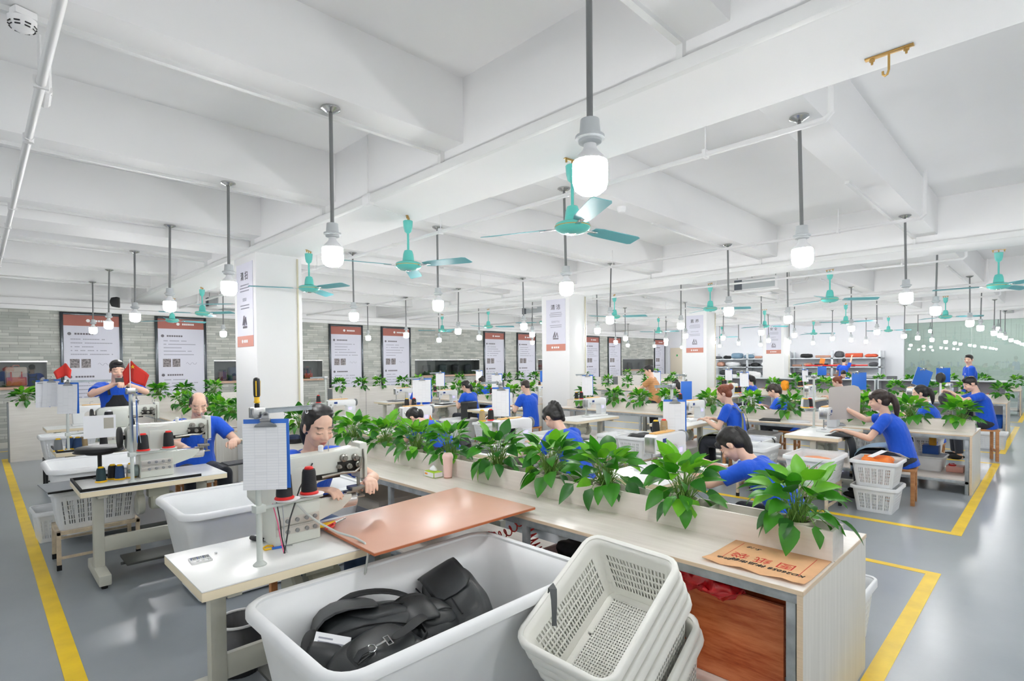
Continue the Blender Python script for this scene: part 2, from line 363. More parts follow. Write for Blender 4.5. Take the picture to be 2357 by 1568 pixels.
cnt = {}
for u, v, a, b in FANS:
    cnt[b] = cnt.get(b, 0)+1
    lab = 'teal three-bladed ceiling fan over the %s workbench, %s from its open end' % (BN[b], ORD[cnt[b]-1])
    if first: F0.location = (u, v, SOF); F0.rotation_euler = (0, 0, radians(a)); F0['label'] = lab; F0['group'] = 'teal ceiling fans'; first = False
    else: dup(F0, (u, v, SOF), radians(a), lab, 'teal ceiling fans')
hk = thing('ceiling_hook', 'brass hook bracket bolted under the main beam with no fan on it', 'hook', (3.2, .59, SOF))
MB().box(-.014, .014, -.1, .1, -.008, 0).obj('bracket_plate', BRASS, hk, bevel=.002)
MB().tube([(0, 0, -.006), (0, 0, -.085), (0, .006, -.105), (0, .016, -.11), (0, .024, -.1), (0, .025, -.085)], .0055, 8).obj('hook', BRASS, hk)
for y in (-.07, .07): MB().lathe([(.005, -.035), (.006, -.02), (.012, -.02), (.012, -.008), (.004, -.008)], 8).obj('bolt', BRASS, hk, (0, y, 0))
# ------------------------------------------------------------------ workbenches with planters
BTOP = .745
PALEG = mat('bench_steel_frame', (166, 172, 175), .45, .5, var=.12, vs=9)
def workbench(i, u0, u1, v0, v1, pu, skip=None):
    t = thing('workbench', '%s long laminate workbench, its panelled open end by the yellow tape' % ['front', 'second', 'third', 'rear'][i] +
              ('' if i else ', kraft envelope on top'), 'workbench', (u0, v0, 0), 0, 'long workbenches')
    W = u1-u0; L = v1-v0; s = W*.44
    for (a, b) in ((0, s), (s+.002, W)):
        MB().m(0).box(a, b, 0, L, BTOP-.018, BTOP).obj('tabletop', [LAM], t, bevel=.0015)
    MB().box(-.002, W+.002, -.003, .0, BTOP-.02, BTOP-.001).box(-.003, 0, 0, L, BTOP-.019, BTOP-.001).obj('edge_strip', PLY, t)
    MB().box(0, W, 0, .022, 0, BTOP-.02).obj('end_panel', LAMV, t, bevel=.001)
    MB().box(-.001, 0, -.001, .023, 0, BTOP-.02).obj('panel_edge', PLY, t)
    MB().box(s-.0005, s+.003, 0, L, BTOP-.01, BTOP+.0004).obj('board_seam', mat('seam_brown', (120, 108, 96), .8), t)
    f = MB()
    for x in (.004, W-.044): f.box(x, x+.04, .024, L, BTOP-.062, BTOP-.02)
    f.obj('top_rail', PALEG, t, bevel=.002); f = MB()
    for x in (.006, W-.044): f.box(x, x+.036, .024, L, .13, .166)
    f.obj('lower_rail', PALEG, t, bevel=.002)
    MB().box(.02, W-.02, .024, L, .166, .18).obj('shelf', LAM, t)
    y = .03
    while y < L:
        for x in (.006, W-.044): MB().box(x, x+.038, y, y+.038, 0, BTOP-.062).obj('leg', PALEG, t, bevel=.002)
        y += 1.55
    return t
def planter(i, pu, v0, v1, z=BTOP, lab=None, along=True, h=.145, wid=.18):
    t = thing('planter_box', lab, 'planter', (pu, v0, z), 0, 'planter troughs'); L = v1-v0; th = .014
    m = MB().box(0, th, 0, L, 0, h).box(wid-th, wid, 0, L, 0, h).box(th, wid-th, .0, th, 0, h).box(th, wid-th, L-th, L, 0, h).box(th, wid-th, th, L-th, 0, .01)
    m.obj('trough', LAM, t)
    y = .62
    while y < L-.2:
        MB().box(th, wid-th, y, y+th, .01, h-.012).obj('divider', LAMV, t); y += 1.16
    return t
BENCH = [(2.40, 3.44, .73, 12.9), (8.70, 9.75, .73, 12.9), (15.38, 16.43, .73, 12.9), (21.5, 22.5, .73, 12.9)]
PLU = [2.84, 9.10, 15.8, 21.9]
for i, (u0, u1, v0, v1) in enumerate(BENCH):
    c = CW[i]
    # the bench runs up to the column and starts again behind it
    b1 = workbench(i, u0, u1, v0, c[2]-.03, PLU[i])
    b2 = workbench(i, u0, u1, c[3]+.03, v1, PLU[i]); b2['label'] = '%s workbench length beyond its column, towards the brick wall' % BN[i]
    planter(i, PLU[i], v0+.005, c[2]-.04, lab='pale planter trough on the %s workbench, between open end and column' % BN[i])
    planter(i, PLU[i], c[3]+.04, v1, lab='pale planter trough on the %s workbench, beyond the column' % BN[i])
# cross partitions by the brick wall with troughs on top
CROSS = []
for i, (a, b) in enumerate([(.41, 5.37), (6.5, 11.64), (12.62, 18.1), (19.3, 24.5)]):
    t = thing('partition_cabinet', 'pale waist-high partition closing the %s work bay before the brick wall' % BN[i], 'partition', (a, 13.1, 0), 0, 'bay partitions')
    MB().box(0, b-a, 0, .018, 0, 1.08).obj('front_panel', LAMX, t); MB().box(0, b-a, .20, .218, 0, 1.08).obj('back_panel', LAMX, t)
    MB().box(-.02, 0, -.01, .23, 0, 1.06).obj('end_trim', mat('grey_edge_trim', (140, 144, 146), .45, .4), t); MB().box(0, b-a, .018, .2, .93, .94).obj('shelf', LAMX, t)
    MB().box(b-a, b-a+.018, 0, .218, 0, 1.08).obj('end_panel', LAMV, t)
    for x in (.95, 2.2, 3.5): MB().box(x, x+.006, -.002, .0, 0, 1.0).obj('joint_strip', DARK, t)
# ------------------------------------------------------------------ potted plants
def leafmat(name, c, c2):
    t = NT(name); co = t.coords(); f = t.noise(co, 9, 3); t.l(t.ramp(f, (.3, c), (.75, c2)), t.b.inputs['Base Color'])
    t.b.inputs['Roughness'].default_value = .42; t.b.inputs['Coat Weight'].default_value = .1; t.b.inputs['Coat Roughness'].default_value = .25
    tr = t.n('ShaderNodeBsdfTranslucent'); tr.inputs[0].default_value = lin(tuple(min(255, int(x*1.25)) for x in c2)); mx = t.n('ShaderNodeMixShader'); mx.inputs[0].default_value = .22
    t.l(t.b.outputs[0], mx.inputs[1]); t.l(tr.outputs[0], mx.inputs[2]); t.l(mx.outputs[0], t.o.inputs[0]); return t.m
LEAFS = [leafmat('leaf_mid_green', (42, 112, 22), (66, 148, 28)), leafmat('leaf_dark_green', (30, 88, 28), (46, 114, 34)), leafmat('leaf_light_green', (84, 158, 28), (120, 190, 46))]
STEMM = mat('leaf_stalk_green', (108, 150, 62), .5)
POTM = mat('plastic_pot_cream', (214, 206, 190), .45); SOIL = mat('potting_soil', (62, 48, 38), .95, var=.3, vs=60)
def leaf(mb, base, dirv, L, W, droop, roll, seg=6):
    d = V(dirv).normalized(); side = d.cross(V((0, 0, 1)))
    side = side.normalized() if side.length > 1e-3 else V((1, 0, 0))
    side = (M.Rotation(roll, 3, d) @ side); rows = []; p = V(base); el = math.asin(max(-1, min(1, d.z))); hd = V((d.x, d.y, 0)); hd = hd.normalized() if hd.length > 1e-3 else V((1, 0, 0))
    for k in range(seg+1):
        t = k/seg; w = W*.5*(sin(pi*min(1, t**.62)))**.8*(1-.25*t) if 0 < k < seg else .001
        a = el-droop*t; dd = hd*cos(a)+V((0, 0, sin(a))); nn = side.cross(dd)
        rows.append((p.copy(), side*w, nn)); p = p+dd*(L/seg)
    vs = []; fs = []
    for q, s_, nn in rows:
        up = nn*(-.22*s_.length); vs += [q+s_-up, q+s_*.5-up*.55, q, q-s_*.5-up*.55, q-s_-up]
    for k in range(seg):
        for j in range(4): a = k*5+j; fs.append((a, a+1, a+6, a+5))
    mb.add(vs, fs)
def plant_meshes(seed, n, R, H, seg=6, pl=True):
    r = random.Random(seed); fo = MB(); st = MB(); golden = 2.39996
    for k in range(n):
        t = (k+.5)/n; az = k*golden+r.uniform(-.35, .35)
        el = radians(66-112*t+r.uniform(-16, 16)); ln = (.42+.58*t)*R*r.uniform(.66, 1.0)
        base = V((r.uniform(-.035, .035), r.uniform(-.035, .035), -.01))
        hz = H*.95*(1-t)**.8*r.uniform(.65, 1.1)
        tip = base+V((cos(az)*ln*.62, sin(az)*ln*.62, .02+hz*.8+(.05 if t < .7 else -.015)))
        mid = (base+tip)*.5+V((0, 0, .03+.03*t)); L = r.uniform(.10, .155)*(.9+R*.5); W = L*r.uniform(.60, .76)
        d = V((cos(az)*cos(el), sin(az)*cos(el), sin(el)))
        fo.m(r.choice([0, 0, 0, 1, 1, 2] if t > .35 else [0, 0, 2, 2, 1])); leaf(fo, tip, d, L, W, r.uniform(.25, .9), r.uniform(-.75, .75), seg)
        if pl: st.tube([base, mid, tip], [.0028, .0024, .0018], 5)
    pm = MB().lathe([(.05, -.125), (.062, -.12), (.078, -.01), (.084, -.008), (.084, .004), (.076, .004), (.074, -.018), (.0, -.02)], 20)
    return fo.mesh('foliage', LEAFS, smooth=180), (st.mesh('stalks', STEMM) if pl else None), pm.mesh('pot', POTM), MB().lathe([(.0, -.026), (.074, -.026), (.073, -.016), (0, -.012)], 14).mesh('soil', SOIL)
PV = [plant_meshes(s, n, R, H) for s, n, R, H in [(3, 58, .30, .20), (5, 62, .29, .23), (8, 56, .31, .19), (13, 60, .29, .25), (21, 58, .28, .21), (34, 54, .27, .27)]]
PF = [plant_meshes(s, n, R, H, 4, False) for s, n, R, H in [(4, 54, .28, .22), (6, 58, .27, .24), (9, 52, .29, .2), (14, 56, .27, .26)]]
def plant(loc, var, rz, lab, grp, far=False, sc=1):
    t = thing('potted_plant', lab, 'plant', loc, rz, grp); t.scale = (sc, sc, sc); q = (PF if far else PV)[var % (4 if far else 6)]
    link('pot', q[2], t); link('soil', q[3], t); link('foliage', q[0], t)
    if q[1]: link('stalks', q[1], t)
    return t
b1v = [.92, 1.53, 2.08, 2.56, 3.12, 3.72, 4.25, 4.78, 5.4, 6.05, 6.75, 8.75, 9.3, 9.85, 10.45, 11.1, 11.7, 12.4]
for k, v in enumerate(b1v):
    plant((2.93, v, .895), k, k*1.7, 'leafy green pothos in the front workbench planter, %s from its open end' % ORD[k], 'pothos on the front workbench', sc=(1.02 if k < 6 else .96)*(1, .94, 1.05, .98)[k % 4])
def row(b, vs, far):
    for k, v in enumerate(vs):
        plant((PLU[b]+.09, v, .895), k+b, k*2.1+b, 'bushy pothos in the %s workbench planter, %s from its open end' % (BN[b], ORD[k]), 'pothos on the %s workbench' % BN[b], far, 1.02+.1*((k*7) % 4-1.5)/2)
row(1, [.88, 1.42, 2.02, 2.98, 3.58, 4.3, 5.08, 5.7, 6.3, 7.05, 8.75, 9.3, 9.9, 10.6, 11.3, 12.1, 12.6], False)
row(2, [.85, 1.45, 2.0, 2.75, 3.5, 4.3, 4.95, 5.6, 6.3, 7.0, 8.8, 9.6, 10.4, 11.2, 12.0, 12.6], True)
row(3, [.85, 1.6, 2.4, 3.4, 4.3, 5.2, 6.2, 7.0, 9.0, 10.5, 12.0], True)
for i, us in enumerate([(.62, 1.14, 1.9, 2.72, 3.2, 3.75, 4.4), (6.72, 7.35, 7.95, 8.7, 9.25, 9.9, 10.8), (12.85, 13.5, 14.2, 14.8, 15.5, 16.3, 17.2), (20.2, 21.4, 22.6)]):
    for k, u in enumerate(us):
        plant((u, 13.21, 1.07), k+i, k*1.3, 'small pothos on top of the %s bay partition, %s from its open corner' % (BN[i], ORD[k]), 'pothos on the partitions', i > 0, .95)
# ------------------------------------------------------------------ sewing stations
TTOP = mat('table_laminate_white', (238, 239, 236), .3, var=.01, vs=4); TEDGE = mat('table_edge_cream', (240, 226, 196), .45)
TZ = .77
def form_mat(name, bw, rh, ink, ms=.0012, base=(242, 243, 246)):
    t = NT(name); tc = t.n('ShaderNodeTexCoord'); sp = t.n('ShaderNodeSeparateXYZ'); t.l(tc.outputs['Object'], sp.inputs[0]); cb = t.n('ShaderNodeCombineXYZ')
    t.l(sp.outputs['X'], cb.inputs['X']); t.l(sp.outputs['Z'], cb.inputs['Y']); b = t.n('ShaderNodeTexBrick'); b.offset = 0; t.l(cb.outputs[0], b.inputs['Vector'])
    b.inputs['Scale'].default_value = 1; b.inputs['Brick Width'].default_value = bw; b.inputs['Row Height'].default_value = rh; b.inputs['Mortar Size'].default_value = ms; b.inputs['Mortar Smooth'].default_value = .1; b.inputs['Bias'].default_value = -.75
    b.inputs['Color1'].default_value = lin(base); b.inputs['Color2'].default_value = lin(tuple(x-26 for x in base)); b.inputs['Mortar'].default_value = lin(ink)
    t.l(b.outputs[0], t.b.inputs['Base Color']); t.b.inputs['Roughness'].default_value = .8; return t.m
FORM = form_mat('printed_work_form', .052, .0128, (224, 226, 231), .0008)
def sew_table(loc, rz, lab, w=1.15, d=.6, beam=True):
    t = thing('sewing_table', lab, 'sewing table', (loc[0], loc[1], 0), rz, 'sewing tables'); a = w/2; b = d/2
    pts = [(-a, -b), (a, -b), (a, b), (-a, b)]
    MB().slab(pts, TZ-.006, TZ).obj('tabletop', TTOP, t, bevel=.002)
    MB().slab(pts, TZ-.045, TZ-.0065).obj('edge_band', TEDGE, t, bevel=.003)
    for x in (-a+.12, a-.14):
        MB().box(x-.035, x+.035, -.035, .035, .1, TZ-.045).obj('leg', LEGM, t, bevel=.008)
        MB().box(x-.04, x+.04, -b+.02, b-.02, .03, .11).obj('foot', LEGM, t, bevel=.01); MB().box(x-.03, x+.03, -b+.04, b-.04, TZ-.075, TZ-.045).obj('top_bracket', LEGM, t, bevel=.006)
        q = MB()
        for y in (-b+.07, b-.07): q.lathe([(.02, 0), (.022, .012), (.01, .014), (.01, .035)], 10); q.v[-40:] = [V((p.x+x, p.y+y, p.z)) for p in q.v[-40:]]
        q.obj('levelling_foot', RUB, t)
    MB().box(-a+.14, a-.16, .0, .03, .22, .34).obj('crossbar', LEGM, t, bevel=.004)
    MB().box(-.28, .2, -.16, .14, .10, .118).box(-.30, .22, -.012, .012, .08, .1).obj('treadle', mat('treadle_iron', (96, 98, 94), .5, .4), t, bevel=.004)
    mo = MB().at((-.06, .02, .56), (0, pi/2, 0)).lathe([(.0, -.1), (.055, -.1), (.065, -.09), (.065, .06), (.05, .075), (0, .075)], 16); mo.at()
    mo.box(-.12, .03, -.03, .06, .61, .71); mo.obj('motor', mat('motor_cream', (210, 212, 196), .4), t)
    MB().at((.06, .02, .56), (0, pi/2, 0)).lathe([(.0, 0), (.085, 0), (.09, .01), (.09, .04), (.08, .05), (0, .05)], 18).at().box(.065, .1, -.02, .06, .56, .72).obj('belt_guard', LEGM, t)
    return t
# --- lockstitch machine: needle towards -x, pillar towards +x, operator on the -y side
def flat_machine():
    t = thing('sewing_machine', '', 'sewing machine')
    MB().box(-.26, .25, -.09, .09, 0, .028).obj('bed', MACHW, t, bevel=.006)
    out = [(.10, .028), (.235, .028), (.245, .2), (.25, .265), (.235, .30), (.20, .31), (-.24, .315), (-.265, .30), (-.27, .16), (-.195, .155), (-.185, .20), (-.15, .212), (.06, .212), (.095, .19)]
    MB().prism(out[::1], -.058, .058).obj('arm', MACHW, t, bevel=.012)
    MB().box(-.274, -.268, -.045, .045, .165, .295).obj('face_plate', STEEL, t, bevel=.004)
    MB().at((.255, 0, .25), (0, pi/2, 0)).lathe([(.02, -.01), (.055, 0), (.062, .006), (.062, .026), (.05, .032), (0, .032)], 20).obj('handwheel', mat('handwheel_grey', (120, 124, 126), .4), t)
    MB().tube([(-.235, 0, .16), (-.235, 0, .045)], .005, 8).tube([(-.215, .012, .16), (-.215, .012, .05)], .0045, 8).box(-.25, -.205, -.022, .028, .03, .04).obj('needle_bar', STEEL, t)
    MB().box(.085, .235, -.062, -.058, .06, .19).obj('control_panel', mat('panel_pale_grey', (222, 226, 230), .35), t, bevel=.002)
    MB().box(.105, .165, -.064, -.0615, .135, .175).obj('display', mat('display_violet', (176, 168, 246), .4, emit=.6), t)
    MB().at((-.23, -.062, .23), (pi/2, 0, 0)).lathe([(.016, 0), (.016, .014), (.008, .02), (0, .02)], 12).at().box(-.17, -.12, -.062, -.058, .215, .222).obj('tension_dial', STEEL, t)
    MB().slab([(-.245, -.06), (-.205, -.06), (-.205, -.0595), (-.245, -.0595)], 0, .001).at().box(-.16, -.1, -.0605, -.058, .245, .28).obj('maker_badge', mat('badge_navy', (36, 62, 128), .35), t)
    MB().tube([(.02, .02, .31), (.02, .02, .36), (-.02, .02, .37)], .003, 6).obj('thread_guide', STEEL, t)
    MB().box(-.2, .12, -.02, .05, .315, .325).obj('top_tray', mat('tray_amber', (240, 188, 110), .4), t, bevel=.004)
    return t
# --- cylinder-arm machine
def cyl_machine(loc, rz, lab):
    t = thing('sewing_machine', lab, 'sewing machine', loc, rz, 'cylinder-arm sewing machines')
    b = MB().box(-.118, .122, -.095, .095, 0, .20); b.obj('pedestal', MACH, t, bevel=.010)
    MB().box(-.11, .116, .0955, .0985, .10, .145).box(-.11, .116, .0955, .0985, .055, .09).tube([(-.10, .105, .097), (.11, .105, .097)], .004, 6).obj('bobbin_panel', mat('panel_nickel', (208, 204, 196), .3, .6), t, bevel=.002)
    k = MB()
    for x in (-.085, -.04, .01, .06):
        for z in (.07, .125): k.at((x, .0985, z), (-pi/2, 0, 0)).lathe([(.011, 0), (.011, .008), (.006, .009), (0, .009)], 10)
    k.obj('panel_knob', METAL, t)
    MB().prism([(-.10, .20), (.165, .20), (.205, .25), (.205, .40), (.17, .435), (-.20, .445), (-.36, .455), (-.395, .44), (-.395, .335), (-.20, .30), (-.12, .285)], -.06, .062).obj('upper_arm', MACH, t, bevel=.014)
    MB().box(-.425, -.375, -.055, .058, .27, .475).obj('head_cap', MACH, t, bevel=.012)
    MB().box(-.09, .05, .0625, .068, .225, .385).obj('side_plate', MACH, t, bevel=.004)
    d = MB().box(-.372, -.235, .0625, .0645, .315, .385).box(-.25, -.1, .0625, .0635, .3, .33); d.obj('mechanism_recess', mat('dark_metallic', (44, 42, 38), .35, .5), t, bevel=.004)  # flat dark metallic plates set on the face of the arm
    g = MB()
    for x, z, r in ((-.34, .40, .020), (-.27, .405, .022), (-.30, .355, .016), (-.355, .36, .018), (-.24, .36, .012)): g.at((x, .062, z), (-pi/2, 0, 0)).lathe([(r, 0), (r, .018), (r*.6, .022), (r*.6, .034), (0, .034)], 14)
    g.at().tube([(-.37, .078, .40), (-.36, .082, .34), (-.33, .08, .32), (-.26, .076, .325), (-.14, .07, .315)], .009, 8).tube([(-.395, .06, .44), (-.395, .07, .38), (-.392, .07, .27)], .006, 6)
    g.obj('take_up_linkage', mat('mechanism_steel', (150, 148, 140), .3, .8), t)
    n = MB().tube([(-.40, 0, .28), (-.40, 0, .165)], .006, 8).tube([(-.38, .02, .28), (-.38, .02, .18)], .006, 8).box(-.41, -.33, -.02, .05, .205, .225).box(-.37, -.30, .0, .04, .19, .205).box(-.42, -.36, -.02, .03, .155, .165); n.obj('presser_foot', mat('mechanism_steel', (150, 148, 140), .3, .8), t, bevel=.002)
    MB().prism([(-.10, .065), (-.10, .195), (-.33, .19), (-.33, .165), (-.27, .115)], -.045, .045).obj('lower_arm', MACH, t, bevel=.006)
    MB().at((-.27, 0, .148), (0, -pi/2, 0)).lathe([(.0, 0), (.042, 0), (.042, .095), (.036, .102), (0, .102)], 20).obj('cylinder_bed', mat('polished_bed', (212, 210, 206), .18, .7), t)
    MB().box(-.36, -.15, -.04, .04, .19, .196).obj('needle_plate', STEEL, t, bevel=.002)
    MB().at((.205, 0, .34), (0, pi/2, 0)).lathe([(.016, -.01), (.02, .02), (.085, .025), (.09, .03), (.09, .045), (.08, .05), (.03, .048), (0, .048)], 24).obj('handwheel', DARK, t)
    MB().at((.125, .02, .06), (0, pi/2, 0)).lathe([(.02, 0), (.05, .004), (.05, .03), (.02, .04), (.015, .07), (0, .07)], 16).obj('winder', mat('winder_green_grey', (110, 126, 124), .4), t)
    o = MB().lathe([(.014, 0), (.014, .03), (.011, .034), (0, .034)], 12); o.obj('oil_cap', WHITE, t, (-.17, 0, .445)); MB().box(-.13, .13, -.05, .05, .435, .442).obj('top_cover', MACH, t, bevel=.003)
    MB().tube([(-.2, .03, .44), (-.2, .03, .50)], .003, 6).tube([(-.36, .0, .47), (-.36, 0, .5), (-.37, 0, .5)], .003, 6).obj('thread_guide', STEEL, t)
    return t
FM0 = flat_machine(); FM_FIRST = [True]
def flat(loc, rz, lab):
    if FM_FIRST[0]:
        FM0.location = loc; FM0.rotation_euler = (0, 0, rz); FM0['label'] = lab; FM0['group'] = 'lockstitch sewing machines'; FM_FIRST[0] = False; return FM0
    return dup(FM0, loc, rz, lab, 'lockstitch sewing machines')
STANDM = mat('stand_pole_pale', (206, 212, 206), .35, .2)
def stand(loc, rz, lab, h=.73, arm=.33, bar=.28, tray=.28, bar_a=0, dz=None):
    t = thing('thread_stand', lab, 'thread stand', loc, rz, 'thread stands')
    MB().tube([(0, 0, 0), (0, 0, h)], .0135, 12).lathe([(.03, 0), (.03, .005), (.014, .02)], 12).obj('pole', STANDM, t)
    MB().box(-.012, arm, -.012, .012, tray-.025, tray-.012).box(-.024, .024, -.022, .022, tray-.035, tray+.0).obj('tray_arm', STANDM, t, bevel=.003)
    for x in (arm*.42, arm*.82):
        MB().at((x, .0, tray)).lathe([(.004, -.012), (.058, -.004), (.062, .0), (.05, .0), (0, -.002)], 20).obj('spool_disc', WHITE, t)
    b = MB().box(-.03, bar, -.003, .003, h-.028, h-.004).box(-.03, bar, -.012, .003, h-.006, h-.004); b.obj('guide_bar', GALV, t, None, (0, 0, bar_a))
    MB().box(-.028, .028, -.024, .024, h-.045, h+.004).obj('clamp', STEEL, t, bevel=.004)
    r = MB()
    for x in (bar*.5, bar*.9): r.tube([(x+.007*cos(a), 0, h-.036+.01*sin(a)) for a in [k*pi/5 for k in range(10)]], .0016, 5, closed=True)
    r.obj('guide_ring', STEEL, t, None, (0, 0, bar_a)); return t
def cone_thing():
    t = thing('thread_cone', '', 'thread cone'); return t
CONE = {}
THR = dict(black=(26, 27, 30), grey=(120, 124, 128), navy=(34, 66, 110), teal=(28, 56, 62), cream=(228, 222, 208), khaki=(176, 152, 112), white=(240, 240, 240))
def thr_mat(c):
    n = 'thread_'+c
    if n in MATS: return MATS[n]
    t = NT(n); w = t.n('ShaderNodeTexWave', wave_type='BANDS', bands_direction='Z'); w.inputs['Scale'].default_value = 90; w.inputs['Distortion'].default_value = 3; t.l(t.coords(), w.inputs['Vector'])
    t.b.inputs['Base Color'].default_value = lin(THR[c]); t.b.inputs['Roughness'].default_value = .6; t.bump(w.outputs['Fac'], .4, .002); MATS[n] = t.m; return t.m
def cone(loc, c, spool, lab, s=1, h=.115):
    key = (c, spool, h)
    if key not in CONE:
        sm = {'red': RED, 'yellow': YEL, 'white': WHITE, 'orange': ORANGE}[spool]
        bm = MB().lathe([(.0, 0), (.040, 0), (.042, .004), (.036, .012), (.0, .012)], 18).lathe([(.018, h-.012), (.021, h), (.016, h+.008), (.010, h+.008), (0, h+.008)], 14)
        CONE[key] = (MB().lathe([(.0, .011), (.034, .011), (.0345, .02), (.0295, h-.016), (.026, h-.004), (0, h-.002)], 20).mesh('thread', thr_mat(c)), bm.mesh('spool', sm))
    t = thing('thread_cone', lab, 'thread cone', loc, 0, 'thread cones'); t.scale = (s, s, s); link('thread', CONE[key][0], t); link('spool', CONE[key][1], t); return t
CLIPM = mat('clip_steel', (156, 158, 160), .3, .9)
def clipboard(loc, rz, lab, w=.215, h=.32, back=False, tilt=0, roll=0, paper=True, wide=0):
    """hangs from its clip at loc; paper side looks towards local -y"""
    t = thing('clipboard', lab, 'clipboard', loc, rz, 'hanging clipboards', rot=(tilt, roll, rz)); s = -1 if back else 1
    p = [(-w/2, 0), (w/2, 0), (w/2, -h), (-w/2, -h)]
    MB().box(-w/2, w/2, -.002, .002, -h, 0).obj('board', BLUEP, t, bevel=.0015)
    if paper:
        m = MB(); n = 6
        for k in range(n):                                            # slightly curling sheets
            z0 = -.02-(h-.02)*k/n; z1 = -.02-(h-.02)*(k+1)/n; y0 = -s*(.004+.016*(k/n)**2); y1 = -s*(.004+.016*((k+1)/n)**2)
            m.add([(-w/2-.004, y0, z0), (w/2-.012, y0, z0), (w/2-.012, y1, z1), (-w/2-.004, y1, z1), (-w/2-.004, y0-s*.0025, z0), (w/2-.012, y0-s*.0025, z0), (w/2-.012, y1-s*.0025, z1), (-w/2-.004, y1-s*.0025, z1)],
                  [(0, 1, 2, 3), (7, 6, 5, 4), (0, 3, 7, 4), (1, 5, 6, 2)]+([(4, 5, 1, 0)] if k == 0 else [])+([(3, 2, 6, 7)] if k == n-1 else []))
        m.obj('paper', FORM, t, weld=1e-5)
    c = MB().prism([(-.05, -.035), (.05, -.035), (.045, -.024), (.018, -.012), (.016, .018), (-.016, .018), (-.018, -.012), (-.045, -.024)], -.014 if s > 0 else .004, -.004 if s > 0 else .014)
    c.at((0, -s*.012, -.004), (0, pi/2, 0)).lathe([(.0, -.022), (.009, -.022), (.009, .022), (0, .022)], 10); c.at((0, 0, .02), (pi/2, 0, 0)).lathe([(.014, -.004), (.014, .008), (.006, .008), (.006, -.004)], 12)
    c.obj('clip', CLIPM, t, bevel=.002); return t
# every station: who sits there, place of the table centre, heading
ST = {}
def station(key, who, u, v, rz, machine='flat', mx=.12):
    sew_table((u, v), rz, 'white-topped sewing table %s' % who)
    X = M.Rotation(rz, 4, 'Z'); o = X @ V((mx, .0, 0)); ST[key] = (u, v, rz)
    if machine == 'flat': flat((u+o.x, v+o.y, TZ+.001), rz, 'white flat-bed sewing machine %s' % who)
    return key
sew_table((1.215, 2.77), pi, 'long white sewing table with cream edge under the brown board', 1.15, .62)
M1 = cyl_machine((1.18, 2.87, TZ+.001), pi, 'pale cylinder-arm sewing machine before the woman facing the camera')
for c_ in list(M1.children):
    if c_.name.split('.')[0] in ('handwheel', 'winder'): bpy.data.objects.remove(c_)
sew_table((1.03, 5.36), pi, 'sewing table with black rimmed top before the balding man', 1.0, .62)
cyl_machine((1.07, 5.40, TZ+.001), pi, 'pale cylinder-arm sewing machine before the balding man')
sew_table((1.17, 7.85), pi, 'sewing table before the man holding a phone', 1.15, .62)
cyl_machine((1.2, 7.95, TZ+.001), pi, 'cylinder-arm sewing machine before the man holding a phone')
sew_table((1.3, 10.75), pi, 'sewing table standing before the first bay partition', 1.15, .62)
flat((1.3, 10.8, TZ+.001), pi, 'flat-bed sewing machine standing before the first bay partition')
station('w4', 'before the long-ponytailed woman at the front planter', 4.2, 2.37, 0, mx=.02)
station('w5', 'before the braided woman seen from behind', 4.2, 4.2, 0, mx=-.02)
station('w6', 'before the woman bowing low behind the front planter', 4.25, 6.5, 0, mx=.25)
station('e1', 'with nobody at it behind the front column', 4.2, 8.75, 0, mx=.3)
station('w8', 'before the woman in the pale blue apron', 7.75, 2.1, 0, mx=.2)
station('w7', 'before the red-haired woman in olive apron', 7.7, 3.98, 0, mx=.25)
station('e2', 'left empty by the second workbench, brown stools beside it', 7.2, 5.55, 0, mx=.3)
station('m9', 'before the seated man near the second column', 7.5, 7.95, 0, mx=.1)
station('w10', 'before the woman with a low tied ponytail', 7.5, 9.75, 0, mx=.1)
station('w11', 'before the short-haired person near the partition', 7.5, 11.5, 0, mx=.1)
station('w15', 'before the high-ponytailed woman at the rear of the second workbench', 10.5, 2.15, 0)
station('m16', 'before the seated man with the black bag', 11.15, 1.75, pi/2, mx=.1) if False else None
station('w14', 'before the woman with a loose dark ponytail', 10.6, 4.2, 0)
station('w13', 'before the dark-haired woman beside the striped man', 10.6, 6.2, 0)
station('w12', 'before the person half hidden by far planters', 10.4, 12.1, 0)
station('e3', 'left empty behind the second column', 10.6, 9.6, 0)
station('w18', 'before the woman with brown pinned hair', 14.2, 4.2, 0)
station('w17', 'before the woman with a high ponytail at the third workbench', 14.2, 6.1, 0)
station('e4', 'left empty at the open end of the third workbench', 14.2, 2.2, 0)
station('m19', 'before the man bending at the rear workbench', 20.3, 5.5, 0)
station('e5', 'left empty at the rear seats of the third workbench', 17.2, 1.9, 0)
# thread stands, cones and clipboards
stand((.92, 2.60, TZ), radians(8), 'tall pale thread stand holding the large clipboard by the tub', h=.73)
cone((1.05, 2.63, 1.051), 'black', 'red', 'black thread cone on red spool, half behind the large clipboard', 1.1)
cone((1.18, 2.645, 1.051), 'black', 'red', 'black thread cone on red spool, in front of the cylinder-arm machine', 1.1)
clipboard((.945, 2.56, 1.45), radians(-38), 'large blue clipboard with printed forms clipped to the stand by the tub', .20, .325, tilt=radians(3))
sd = thing('screwdriver', 'black and yellow screwdriver standing upright on the tall thread stand', 'screwdriver', (.92, 2.60, TZ+.731))
MB().lathe([(.0, .0), (.011, 0), (.011, .018), (.006, .02)], 12).obj('shank', RUB, sd)
MB().lathe([(.006, .02), (.013, .024), (.0135, .03), (.0115, .034), (.012, .055), (.0, .055)], 12).obj('collar', YEL, sd)
MB().lathe([(.012, .05), (.0145, .06), (.015, .12), (.013, .135), (.006, .14), (0, .14)], 14).obj('grip', DARK, sd)
